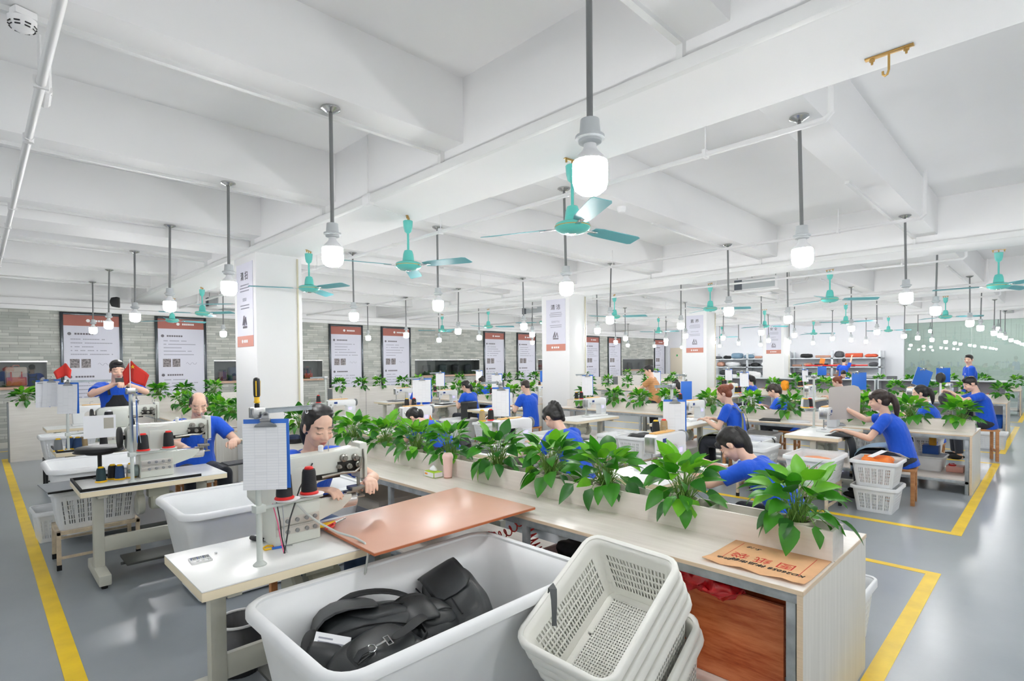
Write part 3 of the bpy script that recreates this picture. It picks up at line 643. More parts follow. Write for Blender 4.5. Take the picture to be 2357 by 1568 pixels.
for a in range(3): MB().tube([(.0135*cos(a*2.1), .0135*sin(a*2.1), .055), (.0148*cos(a*2.1), .0148*sin(a*2.1), .125)], .003, 6).obj('grip_stripe', YEL, sd)
stand((.875, 5.2, TZ), radians(10), 'pale thread stand carrying a red flag before the balding man', h=.75, bar=.05, tray=.24)
cone((.955, 5.215, 1.011), 'black', 'red', 'black thread cone on red spool by the handwheel of the balding man', 1.15)
cone((1.14, 5.25, 1.011), 'black', 'red', 'black thread cone on red spool before the balding man', 1.15)
for x, y, c, s in [(.70, 5.40, 'teal', 'yellow'), (.785, 5.47, 'black', 'yellow'), (.825, 5.41, 'navy', 'yellow'), (.905, 5.43, 'cream', 'yellow')]:
    cone((x, y, TZ), c, s, '%s thread cone on yellow spool standing on the black rimmed table' % {'teal': 'dark grey', 'black': 'black', 'navy': 'navy blue', 'cream': 'cream'}[c])
def flag(loc, lab, rz, s=1, star=True):
    t = thing('flag', lab, 'flag', loc, rz, 'small flags'); MB().tube([(0, 0, 0), (0, 0, .235*s)], .004*s, 8).obj('stick', WHITE, t)
    m = MB(); n = 8; rows = []
    for i in range(n+1):
        x = s*(-.06+.195*i/n); rows.append([(x*(1-.05*j), .006*s+.016*s*sin(i*1.1), .23*s-.17*s*j/5-(.95*x if x > 0 else 1.7*abs(x))*(1-.12*j)) for j in range(6)])
    m.add([p for r in rows for p in r], [(i*6+j, i*6+j+1, (i+1)*6+j+1, (i+1)*6+j) for i in range(n) for j in range(5)])
    f = m.obj('cloth', mat('flag_red', (226, 58, 48), .7), t); so = f.modifiers.new('thickness', 'SOLIDIFY'); so.thickness = .0015
    if star: MB().at((.03*s, -.016*s, .17*s), (pi/2, 0, 0), s).slab([(.016*(1 if k % 2 == 0 else .4)*sin(k*pi/5), .016*(1 if k % 2 == 0 else .4)*cos(k*pi/5)) for k in range(10)], -.0005, .004).obj('star', YEL, t)
    return t
flag((.875, 5.2, TZ+.752), 'large red flag with yellow star on the stand before the balding man', radians(-38), 1.0)
stand((.71, 7.65, TZ), radians(5), 'pale thread stand with two clipboards and small flag behind the tray table', h=.78, bar=.4, tray=.2)
flag((.71, 7.65, TZ+.782), 'small red flag rolled on its stick above the twin clipboards', radians(150), .85)
clipboard((.72, 7.60, 1.525), radians(-42), 'blue clipboard with white forms, in front of its twin under the small flag', .215, .34)
clipboard((.60, 7.80, 1.56), radians(-48), 'blue clipboard with curled forms, behind its twin under the small flag', .2, .30)
clipboard((.53, 7.9, 1.55), radians(-12), 'narrow white clipboard seen edge on beside the twin clipboards', .12, .30)
cone((1.08, 7.68, 1.02), 'black', 'white', 'big black thread cone on the stand before the man with the phone', 1.4)
for x, y, c, s in [(.63, 7.72, 'grey', 'yellow'), (.74, 7.8, 'navy', 'yellow'), (.80, 7.72, 'navy', 'yellow'), (.86, 7.8, 'khaki', 'white'), (1.03, 7.7, 'black', 'yellow')]:
    cone((x, y, TZ), c, s, '%s thread cone before the phone holding man, %s' % ({'grey': 'pale grey', 'navy': 'navy blue', 'khaki': 'khaki', 'black': 'black'}[c], {.63: 'at its corner', .74: 'behind the other navy one', .80: 'in front of the other navy one', .86: 'beside the navy pair', 1.03: 'by the notice sheet'}[x]), 1.15)
# other stands, from their place beside each machine
STANDS = [  # key, du, dv, clipboard: (rz, back, w, h, dz) or None, cones
    ('w4', .30, .10, (-58, 0, .2, .31, -.12), ['khaki', 'black'], 'beside the long-ponytailed woman at the front planter'),
    ('w5', .02, .26, (-40, 0, .2, .33, -.05), ['black', 'khaki'], 'beside the braided woman seen from behind'),
    ('w6', .55, .30, (-40, 0, .28, .36, .0), ['black', 'black'], 'beside the woman bowing low behind the front planter'),
    ('e1', .02, .0, None, ['black'], 'at the empty table behind the front column'),
    ('w8', .42, .25, None, ['black', 'grey', 'white'], 'beside the woman in the pale blue apron'),
    ('w7', .42, .25, (-30, 1, .2, .31, -.1), ['black'], 'beside the red-haired woman in olive apron'),
    ('e2', .42, .28, (-40, 0, .2, .36, .0), ['black', 'black'], 'at the empty table with brown stools beside it'),
    ('m9', .2, .28, (-50, 0, .22, .30, .0), ['black'], 'beside the seated man near the second column'),
    ('w10', .1, .28, (-42, 0, .2, .32, .02), ['black'], 'beside the woman with a low tied ponytail'),
    ('w14', .35, .25, (-35, 0, .2, .3, .0), ['black', 'black'], 'beside the woman with a loose dark ponytail'),
    ('w13', .4, .25, (-40, 0, .2, .31, .0), ['black', 'black'], 'beside the dark-haired woman next to the striped man'),
    ('w15', .4, .3, (-42, 1, .26, .3, .0), [], 'beside the high-ponytailed woman of the second workbench'),
    ('w17', .3, .2, (-40, 0, .2, .31, .0), ['black', 'black'], 'beside the high-ponytailed woman of the third workbench'),
    ('w18', .3, .2, (-20, 0, .22, .31, .0), ['black', 'black'], 'beside the woman with brown pinned hair'),
    ('e3', .3, .2, (-35, 1, .2, .31, .0), ['black'], 'at the empty table behind the second column'),
    ('e4', .15, -.2, (-42, 1, .36, .38, .0, .35), [], 'at the empty open-end table of the third workbench'),
    ('e5', -.3, .1, (-46, 1, .34, .36, .0), [], 'at the empty rear table of the third workbench'),
    ('m19', .3, .2, (-45, 1, .3, .31, .0), [], 'beside the man bending at the rear workbench'),
    ('w12', .3, .1, (-40, 0, .2, .31, .0), ['black'], 'beside the person half hidden by far planters'),
]
for key, du, dv, cb, cs, who in STANDS:
    u, v, rz = ST[key]; z = TZ
    stand((u+du, v+dv, z), radians(175), 'pale thread stand '+who, h=.72, bar=.26, arm=.3)
    for k, c in enumerate(cs):
        x = (.126, .246, .2)[k]; y = (0, 0, .05)[k]
        cone((u+du-x*cos(radians(-5)), v+dv+x*sin(radians(5))+y, z+.281), c, 'red' if k == 0 else 'yellow', '%s cone, %s spool, %s' % (c, 'red' if k == 0 else 'yellow' if k == 1 else 'small yellow', who), 1.05)
    if cb: clipboard((u+du+.0, v+dv-.03, z+.70+cb[4]), radians(cb[0]), 'blue clipboard hung on the stand '+who, cb[2], cb[3], back=bool(cb[1]), roll=cb[5] if len(cb) > 5 else 0)
# ------------------------------------------------------------------ people
def skin_mat():
    t = NT('skin'); a = t.n('ShaderNodeVertexColor'); a.layer_name = 'tint'; t.l(a.outputs[0], t.b.inputs['Base Color'])
    t.b.inputs['Roughness'].default_value = .48; return t.m
SKIN = skin_mat()
def cloth(name, c, b=.55, stripe=None):
    t = NT(name); co = t.coords(); n = t.noise(t.coords((1, 1, .55)), 7, 3, .5); n2 = t.noise(co, 320, 1)
    t.b.inputs['Base Color'].default_value = lin(c); t.b.inputs['Roughness'].default_value = .8; t.b.inputs['Sheen Weight'].default_value = .15
    if stripe:
        w = t.n('ShaderNodeTexWave', wave_type='BANDS', bands_direction='Z'); w.inputs['Scale'].default_value = 7.5; w.inputs['Distortion'].default_value = .6; t.l(co, w.inputs['Vector'])
        t.l(t.ramp(w.outputs['Fac'], (.35, c), (.45, stripe), (.75, stripe), (.85, c)), t.b.inputs['Base Color'])
    t.bump(n, b, .05); return t.m
BLUE = cloth('royal_blue_cotton', (14, 84, 206), .7); JEANS = cloth('blue_denim', (78, 104, 142), .5); DTROU = cloth('dark_trousers', (38, 42, 52), .5)
STRIPE = cloth('tan_striped_knit', (206, 152, 100), .5, (168, 112, 72)); OLIVE = cloth('olive_apron_cloth', (128, 130, 90), .8); PALEB = cloth('pale_blue_apron_cloth', (168, 200, 222), .8); BLKA = cloth('black_apron_cloth', (30, 32, 36), .6)
def hair_mat(name, c, c2):
    t = NT(name); f = t.noise(t.coords((60, 60, 7)), 3, 3); t.l(t.ramp(f, (.3, c), (.75, c2)), t.b.inputs['Base Color']); t.b.inputs['Roughness'].default_value = .4; t.bump(f, .35, .003); return t.m
HBLK = hair_mat('black_hair', (14, 13, 14), (38, 35, 34)); HBRN = hair_mat('reddish_brown_hair', (96, 44, 28), (156, 84, 54)); HDRK = hair_mat('dark_brown_hair', (34, 26, 24), (66, 52, 46))
def remesh(mb, name, vox, smooth=4, fac=.5):
    me = mb.mesh(name+'_raw', []); o = bpy.data.objects.new(name+'_raw', me); COL.objects.link(o)
    r = o.modifiers.new('r', 'REMESH'); r.mode = 'VOXEL'; r.voxel_size = vox; r.use_smooth_shade = True
    s = o.modifiers.new('s', 'SMOOTH'); s.factor = fac; s.iterations = smooth
    dg = bpy.context.evaluated_depsgraph_get(); dg.update()
    out = bpy.data.meshes.new_from_object(o.evaluated_get(dg)); out.name = name
    bpy.data.objects.remove(o); bpy.data.meshes.remove(me)
    out.materials.clear(); out.polygons.foreach_set('use_smooth', [True]*len(out.polygons)); return out
def limb(mb, pts, rs, n=12):
    P = [V(p) for p in pts]
    for i in range(len(P)-1):
        k = 4; mb.tube([P[i].lerp(P[i+1], j/k) for j in range(k+1)], [rs[i]+(rs[i+1]-rs[i])*j/k for j in range(k+1)], n)
    for p, r in zip(P, rs): mb.ell(p, (r, r, r), 12, 8)
def ik(S, W, a, b, pole):
    d = W-S; L = min(d.length, (a+b)*.995); u = d.normalized(); x = (a*a-b*b+L*L)/(2*L); h = sqrt(max(a*a-x*x, 0))
    p = V(pole); p = (p-u*p.dot(u)).normalized(); return S+u*x+p*h, S+u*L
def hand(mb, W, d, n, side, curl, thick=1.0):
    """W wrist, d along the hand, n out of the palm, side towards the thumb"""
    d = d.normalized(); n = (n-d*n.dot(d)).normalized(); side = (side-d*side.dot(d)-n*side.dot(n)).normalized()
    B = M((side, d, n)).transposed()
    def P(x, y, z): return W+B @ V((x, y, z))
    for y, w, t in ((.0, .024, .018), (.02, .028, .017), (.045, .036, .016), (.07, .039, .0145), (.083, .037, .012)):
        pass
    mb.rings([[P(w*cos(a), y, t*sin(a)) for a in [2*pi*k/12 for k in range(12)]] for y, w, t in ((-.01, .024, .019), (.02, .029, .017), (.045, .037, .016), (.07, .040, .0145), (.088, .037, .012))])
    for k, (x, L) in enumerate(((.030, .070), (.0105, .078), (-.0095, .073), (-.029, .056))):
        p = P(x, .078, 0); a = radians(4)*(1.5-k); seg = [p]; an = 0
        for j, f in enumerate((.42, .32, .26)):
            an += curl*(.75, 1.05, .7)[j]*(1+.08*(k-1.5)); dv = B @ V((sin(a)*-1*0+x*.9, cos(an), sin(an)))
            p = p+dv.normalized()*L*f*1.12; seg.append(p)
        limb(mb, seg, [.0098*thick, .0092*thick, .0086*thick, .0072*thick], 8)
    t0 = P(.022, .018, .006); t1 = P(.05, .048, .016); t2 = P(.056, .078, .022+.02*curl); t3 = P(.05, .10, .026+.03*curl)
    limb(mb, [t0, t1, t2, t3], [.015, .0125, .0105, .008], 8)
SK = (233, 192, 168)
def person(label, head, face, lean=20, hp=25, hy=0, hr=0, sit=True, sex='f', hair='pony', hm=None, L=None, R=None, vox=.011, shirt=None, trou=None, apron=None, sc=1.0, curl=.35,
           poleL=(-.6, -.2, -1), poleR=(.6, -.2, -1), ponylen=.25, smile=False, palmL=None, palmR=None, dirL=None, dirR=None, logo=False, side_bend=0, bangs=False):
    ln = radians(lean); t = V((sin(radians(side_bend)), sin(ln), cos(ln))).normalized(); P = V((0, 0, 0)); xr = V((1, 0, 0)); f = t.cross(xr)*-1; f = V((0, cos(ln), -sin(ln)))
    w = 1.0 if sex == 'm' else .92
    def sp(s, bx=0): return P+t*s+V((0, bx, 0))
    curve = lambda s: .035*sin(max(0, s)/.5*pi)*-1                      # rounded back
    N = sp(.50); hd = M.Rotation(radians(-hy), 3, 'Z')                  # head frame
    HR = (M.Rotation(radians(hy), 3, 'Z') @ M.Rotation(radians(-hp), 3, 'X') @ M.Rotation(radians(hr), 3, 'Y'))
    mixd = (t*.6+(HR @ V((0, 0, 1)))*.4).normalized(); HC = N+mixd*.075+HR @ V((0, .012, .092))
    zp = head[2]/sc-HC.z; off = V((0, 0, zp)); P = P+off; N = N+off; HC = HC+off
    X = M.Rotation(face, 4, 'Z'); org = V((head[0], head[1], 0))-(X @ V((HC.x, HC.y, 0)))*sc; org.z = 0
    S = [P+t*.445+xr*(.172*w*s)+f*(-.005) for s in (-1, 1)]
    lo = X.inverted()
    def tgt(q, d, s):
        if q is None: return V((s*.13, max(.36, HC.y+.16), TZ/sc+.07))
        return lo @ (V(q)-org)/sc
    W = [tgt(L, 0, -1), tgt(R, 0, 1)]
    el = []
    for i in range(2):
        e, wr = ik(S[i], W[i], .275, .245, poleL if i == 0 else poleR); el.append(e); W[i] = wr
    ta = .62                                                            # sleeve length on the upper arm
    # --- body
    b = MB()
    tr = [(-.11, .12, .095), (-.04, .165*w, .118), (.06, .155*w, .11), (.15, .138*w, .102), (.25, .148*w, .108), (.35, .165*w, .112), (.42, .16*w, .092), (.47, .10*w, .07), (.51, .052, .052)]
    def ring(s, rx, ry, e=0, n=20): return [P+t*s+f*curve(s)+xr*((rx+e)*cos(2*pi*k/n))+f*((ry+e)*sin(2*pi*k/n)) for k in range(n)]
    b.rings([ring(*q) for q in tr])
    ni = P+t*.47+f*(-.01); nt = HC+HR @ V((0, -.022, -.06)); limb(b, [ni, nt], [.058*w, .052*w], 14)
    for i in range(2):
        limb(b, [S[i]-f*.0, S[i].lerp(el[i], .45), el[i], el[i].lerp(W[i], .3), W[i]], [.055*w, .046*w, .038*w, .040*w, .0255], 12)
        d = (W[i]-el[i]).normalized(); sd = xr*(1 if i == 0 else -1)
        dv = V(dirL if i == 0 else dirR) if (dirL if i == 0 else dirR) else d*.75+V((0, .45, -.1)); pn = palmL if i == 0 else palmR
        if (dirL if i == 0 else dirR): dv = lo.to_3x3() @ dv
        hand(b, W[i]+d*.012, dv, (lo.to_3x3() @ V(pn)) if pn else V((0, 0, -1)), sd if not pn else sd, curl)
    if sit:
        kn = [P+V((s*.14, .41, -.02)) for s in (-1, 1)]; an = [V((s*.14, .38, .09)) for s in (-1, 1)]
    else:
        kn = [V((s*.1, .02, P.z*.52)) for s in (-1, 1)]; an = [V((s*.11, -.02, .09)) for s in (-1, 1)]
    hip = [P+V((s*.092, 0, -.03)) for s in (-1, 1)]
    for i in range(2):
        limb(b, [hip[i], hip[i].lerp(kn[i], .5), kn[i], kn[i].lerp(an[i], .35), an[i]], [.088, .078, .056, .055, .036], 14)
        limb(b, [an[i]+V((0, -.03, -.05)), an[i]+V((0, .12, -.062))], [.035, .028], 10)
    # --- head
    def H(x, y, z): return HC+HR @ V((x, y, z))
    HE = HR.to_euler()
    def he(c, r, n=16, m=10): b.ell(H(*c), r, n, m, HE)
    he((0, -.012, .025), (.076, .095, .092)); he((0, .026, -.028), (.0635, .066, .082)); he((0, .034, -.078), (.046, .046, .036)); he((0, .064, -.098), (.021, .018, .016), 10, 8)
    limb(b, [H(0, .084, .008), H(0, .094, -.014), H(0, .106, -.033)], [.007, .0085, .0115], 10)
    for s in (-1, 1):
        he((s*.0125, .093, -.037), (.0095, .012, .008), 8, 6); he((s*.031, .078, .02), (.026, .011, .008), 10, 6); he((s*.040, .058, -.034), (.026, .026, .024), 10, 8)
        he((s*.031, .0745, -.006), (.0175, .0125, .0115), 10, 8); he((s*.0765, -.008, -.012), (.0085, .018, .031), 10, 8); he((s*.0775, -.004, .006), (.009, .017, .014), 8, 6)
    he((0, .0835, -.063), (.022, .012, .0065), 10, 6); he((0, .0815, -.0725), (.018, .0125, .007), 10, 6)
    me = remesh(b, 'person', vox, 2 if vox < .008 else 2, .45); me.materials.append(SKIN)
    ca = me.color_attributes.new('tint', 'FLOAT_COLOR', 'POINT'); inv = HR.transposed(); base = lin(SK); brow = lin((58, 42, 38)); lid = lin((62, 44, 40)); lipc = lin((190, 112, 104)); blush = lin((232, 176, 154)); sh = lin((52, 44, 42))
    e = vox*.35
    for i, v in enumerate(me.vertices):
        q = inv @ (v.co-HC); c = base
        if q.y > .045 and abs(q.z) < .12 and q.length < .15:
            ax = abs(q.x); arc = .0265-(ax-.029)**2*7; mixc = lambda x, y, f: tuple(p+(r-p)*max(0, min(1, f)) for p, r in zip(x, y))
            c = mixc(c, blush, 1.2-1.2*sqrt(((ax-.038)/.024)**2+((q.z+.036)/.022)**2))
            ends = max(0, min(1, (ax-.010)/.005, (.056-ax)/.006)); c = mixc(c, brow, .85*ends*max(0, 1.5-abs(q.z-arc)/(.0022+e*.45)))
            ends = max(0, min(1, (ax-.014)/.004, (.049-ax)/.004)); c = mixc(c, lid, ends*max(0, 1.4-abs(q.z+.010-(ax-.031)**2*9)/(.0016+e*.42)))
            if q.y > .07: c = mixc(c, lipc, 2.4-2.4*sqrt((q.x/.025)**2+((q.z+.068)/(.0105+e*.3))**2))
        if hair == 'bald' and q.length < .16 and q.z > -.01 and q.z-.9*max(0, -q.y) < .10 and q.length > .075 and q.y < .035+.25*(abs(q.x)-.05) and (abs(q.x) > .045 or q.y < -.055) and q.z < .095: c = sh if (abs(q.x) > .055 or q.y < -.07) else tuple(.5*(x+y) for x, y in zip(sh, base))
        ca.data[i].color = c
    o = bpy.data.objects.new('person', me); COL.objects.link(o); o.location = org; o.rotation_euler = (0, 0, face); o.scale = (sc, sc, sc)
    tag(o, label, 'person', 'workers in the sewing hall')
    # --- clothes
    sb = MB(); g = .011
    st_ = [(-.13, .16*w, .118), (-.06, .168*w, .122)]+[(a, r1+(.014 if a < .2 else .004), r2+(.010 if a < .2 else .004)) for a, r1, r2 in tr[2:8]]+[(.487, .082*w, .066)]
    sb.rings([ring(a, r1, r2, g) for a, r1, r2 in st_])
    for i in range(2):
        p1 = S[i].lerp(el[i], ta*.5); p2 = S[i].lerp(el[i], ta); dd = (el[i]-S[i]).normalized()
        limb(sb, [S[i]-dd*.015-xr*(.04*(-1 if i == 0 else 1)), S[i], p1], [.068*w, .07*w, .068*w], 14); sb.tube([p1, p1.lerp(p2, .5), p2], [.066*w, .067*w, .069*w], 14)
    sm = remesh(sb, 'shirt', max(.008, vox), 4); sm.materials.append(shirt or BLUE); link('shirt', sm, o)
    tb = MB(); tb.rings([ring(a, r1, r2, .012) for a, r1, r2 in ((-.125, .12, .1), (-.06, .168, .122), (.03, .16*w, .114))])
    for i in range(2):
        limb(tb, [hip[i], hip[i].lerp(kn[i], .5), kn[i], kn[i].lerp(an[i], .5)], [.1, .09, .07, .066], 14); tb.tube([kn[i].lerp(an[i], .5), an[i]+V((0, 0, .01))], [.064, .058], 14)
    tm = remesh(tb, 'trousers', max(.011, vox), 4); tm.materials.append(trou or DTROU); link('trousers', tm, o)
    for i in range(2):
        q = MB(); q.ell(an[i]+V((0, .05, -.048)), (.045, .13, .042), 14, 8); q.obj('shoe', WHITE if i and False else RUB, o)
    # --- hair
    hb = MB(); cap = None
    def hh(c, r, rot=None): hb.ell(H(*c), r, 16, 10, HE)
    mm = hm or HBLK
    if hair == 'short':
        hh((0, -.018, .046), (.082, .097, .083)); hh((0, -.05, .0), (.067, .056, .058)); hh((0, .03, .098), (.056, .052, .024))
        for s in (-1, 1): hh((s*.071, .012, .012), (.009, .02, .03))
    elif hair == 'bald':
        hh((0, -.055, .018), (.073, .058, .058))
        for s in (-1, 1): hh((s*.069, -.018, .03), (.013, .045, .04))
    else:
        hh((0, -.026, .040), (.085, .097, .089)); hh((0, -.052, -.012), (.073, .06, .075))
        for s in (-1, 1): hh((s*.071, .004, .016), (.011, .026, .040)); hh((s*.036, -.012, .088), (.043, .062, .030))
        if bangs:
            for s in (-.045, -.02, .01, .04): hh((s, .066, .052), (.02, .02, .032))
    k = {'pony': .045, 'low': -.02}.get(hair)
    if k is not None:
        tie = V((0, -.118, k)); pts = [H(*tie)]
        dn = V((0, 0, -1)); q = H(*tie); dirn = (HR @ V((0, -.8, .0))).normalized()*.7+V((0, -.3, -.2))
        for j in range(7):
            dirn = (dirn*.45+dn*.55+V((0, -.10 if j < 3 else .0, 0))).normalized(); q = q+dirn*ponylen/7; pts.append(q)
        limb(hb, pts, [.024, .034, .037, .036, .033, .028, .02, .008], 10)
    elif hair == 'bun':
        hh((0, -.122, .05), (.044, .04, .042)); hh((.02, -.13, .07), (.028, .026, .028))
    elif hair == 'braid':
        q = H(0, -.06, .12); dirn = (HR @ V((0, -1, .15))).normalized()
        for j in range(9):
            hb.ell(q, (.026-.001*j+.004*(j % 2), .022, .026), 10, 8); dirn = (dirn*.75+V((.02, 0, -.33))).normalized(); q = q+dirn*.033
    elif hair == 'knot': hh((0, -.085, .11), (.04, .04, .034))
    hme = remesh(hb, 'hair', max(.006, vox*.8), 3); hme.materials.append(mm); link('hair', hme, o)
    if hair in ('pony', 'low', 'bun'):
        c = H(0, -.116, k if k is not None else .05); rr = M((HR @ V((1, 0, 0)), HR @ V((0, 0, 1)), HR @ V((0, -1, 0)))).transposed()
        MB().tube([c+rr @ V((.026*cos(a), .026*sin(a), 0)) for a in [x*pi/6 for x in range(12)]], .008, 6, closed=True).obj('hair_tie', DARK if hair != 'low' else WHITE, o)
    # --- apron
    if apron:
        ab = MB(); front = [(s, V(q)) for s, q in ()]
        if apron[1] == 'full':
            pts = [P+t*s+f*(r2+.022+curve(s)) for s, r2 in ((.36, .112), (.25, .108), (.15, .105), (.05, .115))]
            rows = [(p, (.09, .12, .15, .165)[i]) for i, p in enumerate(pts)]
        else: rows = [(P+t*.1+f*.12, .16)]
        if sit: rows += [(P+V((0, .16, .115)), .2), (P+V((0, .30, .10)), .22), (P+V((0, .44, .065)), .22), (P+V((0, .50, -.06)), .22), (P+V((0, .49, -.2)), .22)]
        else: rows += [(P+V((0, .16, -.1)), .19), (P+V((0, .15, -.4)), .21)]
        n = 8; vs = []
        for p, wd in rows: vs += [p+xr*(wd*(2*j/n-1))-f*(.05*(abs(2*j/n-1)**3)) for j in range(n+1)]
        ab.add(vs, [(i*(n+1)+j, i*(n+1)+j+1, (i+1)*(n+1)+j+1, (i+1)*(n+1)+j) for i in range(len(rows)-1) for j in range(n)])
        ao = ab.obj('apron', apron[0], o, smooth=180); so = ao.modifiers.new('thickness', 'SOLIDIFY'); so.thickness = .004; ss = ao.modifiers.new('soft', 'SUBSURF'); ss.levels = 1; ss.render_levels = 1
        if apron[1] == 'full':
            bb = lambda s, x, e=.02: P+t*s+xr*x+f*(curve(s)-(.112 if s < .4 else .085)-e)
            for s in (-1, 1):
                fr = P+t*.36+xr*(s*.09)+f*(.13+curve(.36)); top = P+t*.485+xr*(s*.10)+f*.0
                MB().ribbon([fr, P+t*.45+xr*(s*.1)+f*.075, top, bb(.45, s*.10), bb(.37, s*.08), bb(.37, s*.04)], .028, .004, lambda i: (1, 0, 0)).obj('apron_strap', apron[0], o)
                MB().ribbon([bb(.37, s*.075), bb(.28, s*.10), bb(.15, s*.135, .01), P+t*.06+xr*(s*.175)+f*(-.03), P+t*.08+xr*(s*.165)+f*.09], .028, .004, lambda i: (0, .3, 1)).obj('apron_strap', apron[0], o)
            MB().ribbon([bb(.37, -.08), bb(.372, 0), bb(.37, .08)], .03, .004, lambda i: (0, 0, 1)).obj('apron_strap', apron[0], o)
    if logo:
        c = P+t*.33+xr*(-.075)+f*(.128+curve(.33)); m_ = MB(); B = M((xr, t, f)).transposed().to_4x4()
        m_.X = M.Translation(c) @ B; m_.lathe([(.0, -.004), (.011, -.004), (.011, .003), (0, .003)], 12); m_.box(-.022, .022, -.024, -.019, -.004, .003); m_.obj('chest_emblem', WHITE, o)
    if sit:
        z = (P.z-.115)*sc; s_ = thing('work_stool', 'plain wooden stool under the '+SEATW[0], 'stool', (org.x, org.y, 0), face, 'work stools')
        MB().box(-.17, .17, -.14, .16, z-.03, z).obj('seat', STOOLW, s_, bevel=.006)
        for x in (-.14, .14):
            for y in (-.11, .13): MB().box(x-.02, x+.02, y-.02, y+.02, 0, z-.03).obj('leg', STOOLW, s_, bevel=.003)
        MB().box(-.14, .14, -.12, -.1, .15, .19).box(-.14, .14, .12, .14, .15, .19).obj('stretcher', STOOLW, s_)
    return o
SEATW = ['']
def seated(who, label, *a, **k): SEATW[0] = who; return person(label, *a, **k)
seated('woman facing the camera', 'woman in blue T-shirt with tied black hair, facing the camera behind a sewing machine', (1.445, 3.10, 1.33), pi, 20, 20, 4, hair='low', vox=.0058, trou=JEANS,
       L=(1.68, 2.93, 1.00), R=(1.33, 2.92, .99), sc=1.03, curl=.5, poleL=(-1, -.2, -.6), poleR=(1, -.2, -.6), ponylen=.16)
seated('balding man', 'balding man in blue T-shirt sewing beside the first column', (1.55, 5.93, 1.315), pi, 10, 24, -8, sex='m', hair='bald', vox=.0062, L=(1.77, 5.66, .96), R=(1.33, 5.55, .96), logo=True, curl=.7, poleL=(-1, -.6, -.8))
person('standing man in black apron and blue T-shirt holding a phone at his mouth', (1.27, 8.33, 1.65), pi, 4, 12, 4, sit=False, sex='m', hair='short', vox=.0075, L=(1.33, 8.03, 1.47), R=(1.18, 8.05, 1.47), apron=(BLKA, 'full'), curl=.7, poleL=(-1, .2, -.55), poleR=(1, .2, -.55))
seated('long-ponytailed woman', 'woman in blue T-shirt with long black ponytail, bent over behind the front planter', (4.28, 1.83, 1.03), 0, 38, 48, 6, hair='pony', vox=.0068, ponylen=.34, sc=1.06, L=(4.1, 2.12, .86), R=(4.34, 2.15, .86), bangs=True)
seated('braided woman', 'woman with a braid and blue T-shirt seen from behind, head bowed', (4.22, 3.66, 1.13), radians(-6), 30, 42, 0, hair='braid', vox=.0078, sc=1.04, bangs=True)
seated('bowing woman', 'woman in blue T-shirt with white hair tie, bowing low behind the front planter', (4.03, 5.86, 1.0), radians(8), 56, 58, 10, hair='low', vox=.0085, ponylen=.12)
seated('red-haired woman', 'woman with reddish bun and olive apron over blue T-shirt, seen from behind', (7.60, 3.36, 1.225), radians(6), 12, 24, 8, hair='bun', hm=HBRN, vox=.0085, apron=(OLIVE, 'full'), sc=1.04)
seated('woman in pale blue apron', 'woman with high ponytail and pale blue apron holding a white pen', (7.76, 1.52, 1.20), radians(4), 20, 14, 6, hair='pony', hm=HDRK, vox=.0078, ponylen=.30, L=(7.48, 1.80, .83), R=(8.02, 1.93, 1.06), apron=(PALEB, 'half'), sc=1.05, bangs=True, trou=DTROU)
seated('man near the second column', 'man in blue T-shirt with cropped hair, back turned, near the second column', (7.55, 7.25, 1.23), radians(-5), 10, 18, 10, sex='m', hair='short', hm=HDRK, vox=.010)
seated('woman with low ponytail', 'woman in blue T-shirt with a low tied ponytail, beside the black backpack', (7.58, 9.08, 1.19), radians(4), 16, 25, 12, hair='low', vox=.011, ponylen=.16)
seated('short-haired person', 'short-haired person in blue T-shirt seated before the second bay partition', (7.6, 10.78, 1.20), radians(-12), 14, 22, -12, sex='m', hair='short', vox=.011)
seated('person behind far planters', 'dark-haired person in blue T-shirt half hidden behind far planters', (10.2, 11.5, 1.16), 0, 20, 28, 10, hair='knot', vox=.012)
person('standing man in tan striped shirt by the second workbench', (10.1, 6.07, 1.50), radians(18), 8, 14, 10, sit=False, sex='m', hair='short', vox=.010, shirt=STRIPE, L=(9.95, 6.42, 1.0), R=(10.2, 6.45, 1.0), trou=DTROU, sc=.97)
seated('dark-haired woman by the striped man', 'dark-haired woman in blue T-shirt half hidden by a plant near the striped man', (10.2, 5.5, 1.155), 0, 24, 34, 10, hair='knot', vox=.011, bangs=True)
seated('woman with loose ponytail', 'woman in blue T-shirt with loose dark ponytail behind the second planter', (10.4, 3.68, 1.135), radians(4), 24, 32, 10, hair='pony', hm=HDRK, vox=.0105, ponylen=.22, bangs=True)
seated('high-ponytailed woman', 'woman with high black ponytail sewing behind the pale blue aproned woman', (10.4, 1.50, 1.165), radians(4), 14, 16, 8, hair='pony', vox=.0095, ponylen=.26)
seated('man with black bag', 'seated man in blue T-shirt working a black bag at the bench end', (11.9, 1.03, 1.265), radians(18), 16, 26, 6, sex='m', hair='short', vox=.0095, L=(11.72, 1.26, 1.13), R=(11.86, 1.30, 1.12), curl=.8, poleL=(-1, -.2, -.8))
seated('woman at third workbench', 'woman with high ponytail in blue T-shirt sewing at the third workbench', (13.9, 5.5, 1.205), 0, 12, 22, 8, hair='pony', vox=.012, ponylen=.24)
seated('woman with pinned hair', 'woman with brown pinned hair mostly hidden behind the grey sheet', (14.0, 3.55, 1.185), 0, 20, 30, 10, hair='bun', hm=HBRN, vox=.012)
seated('man at rear workbench', 'man in blue T-shirt bending over at the rear workbench, face showing', (20.0, 4.88, 1.22), radians(120), 24, 30, -5, sex='m', hair='short', vox=.013)
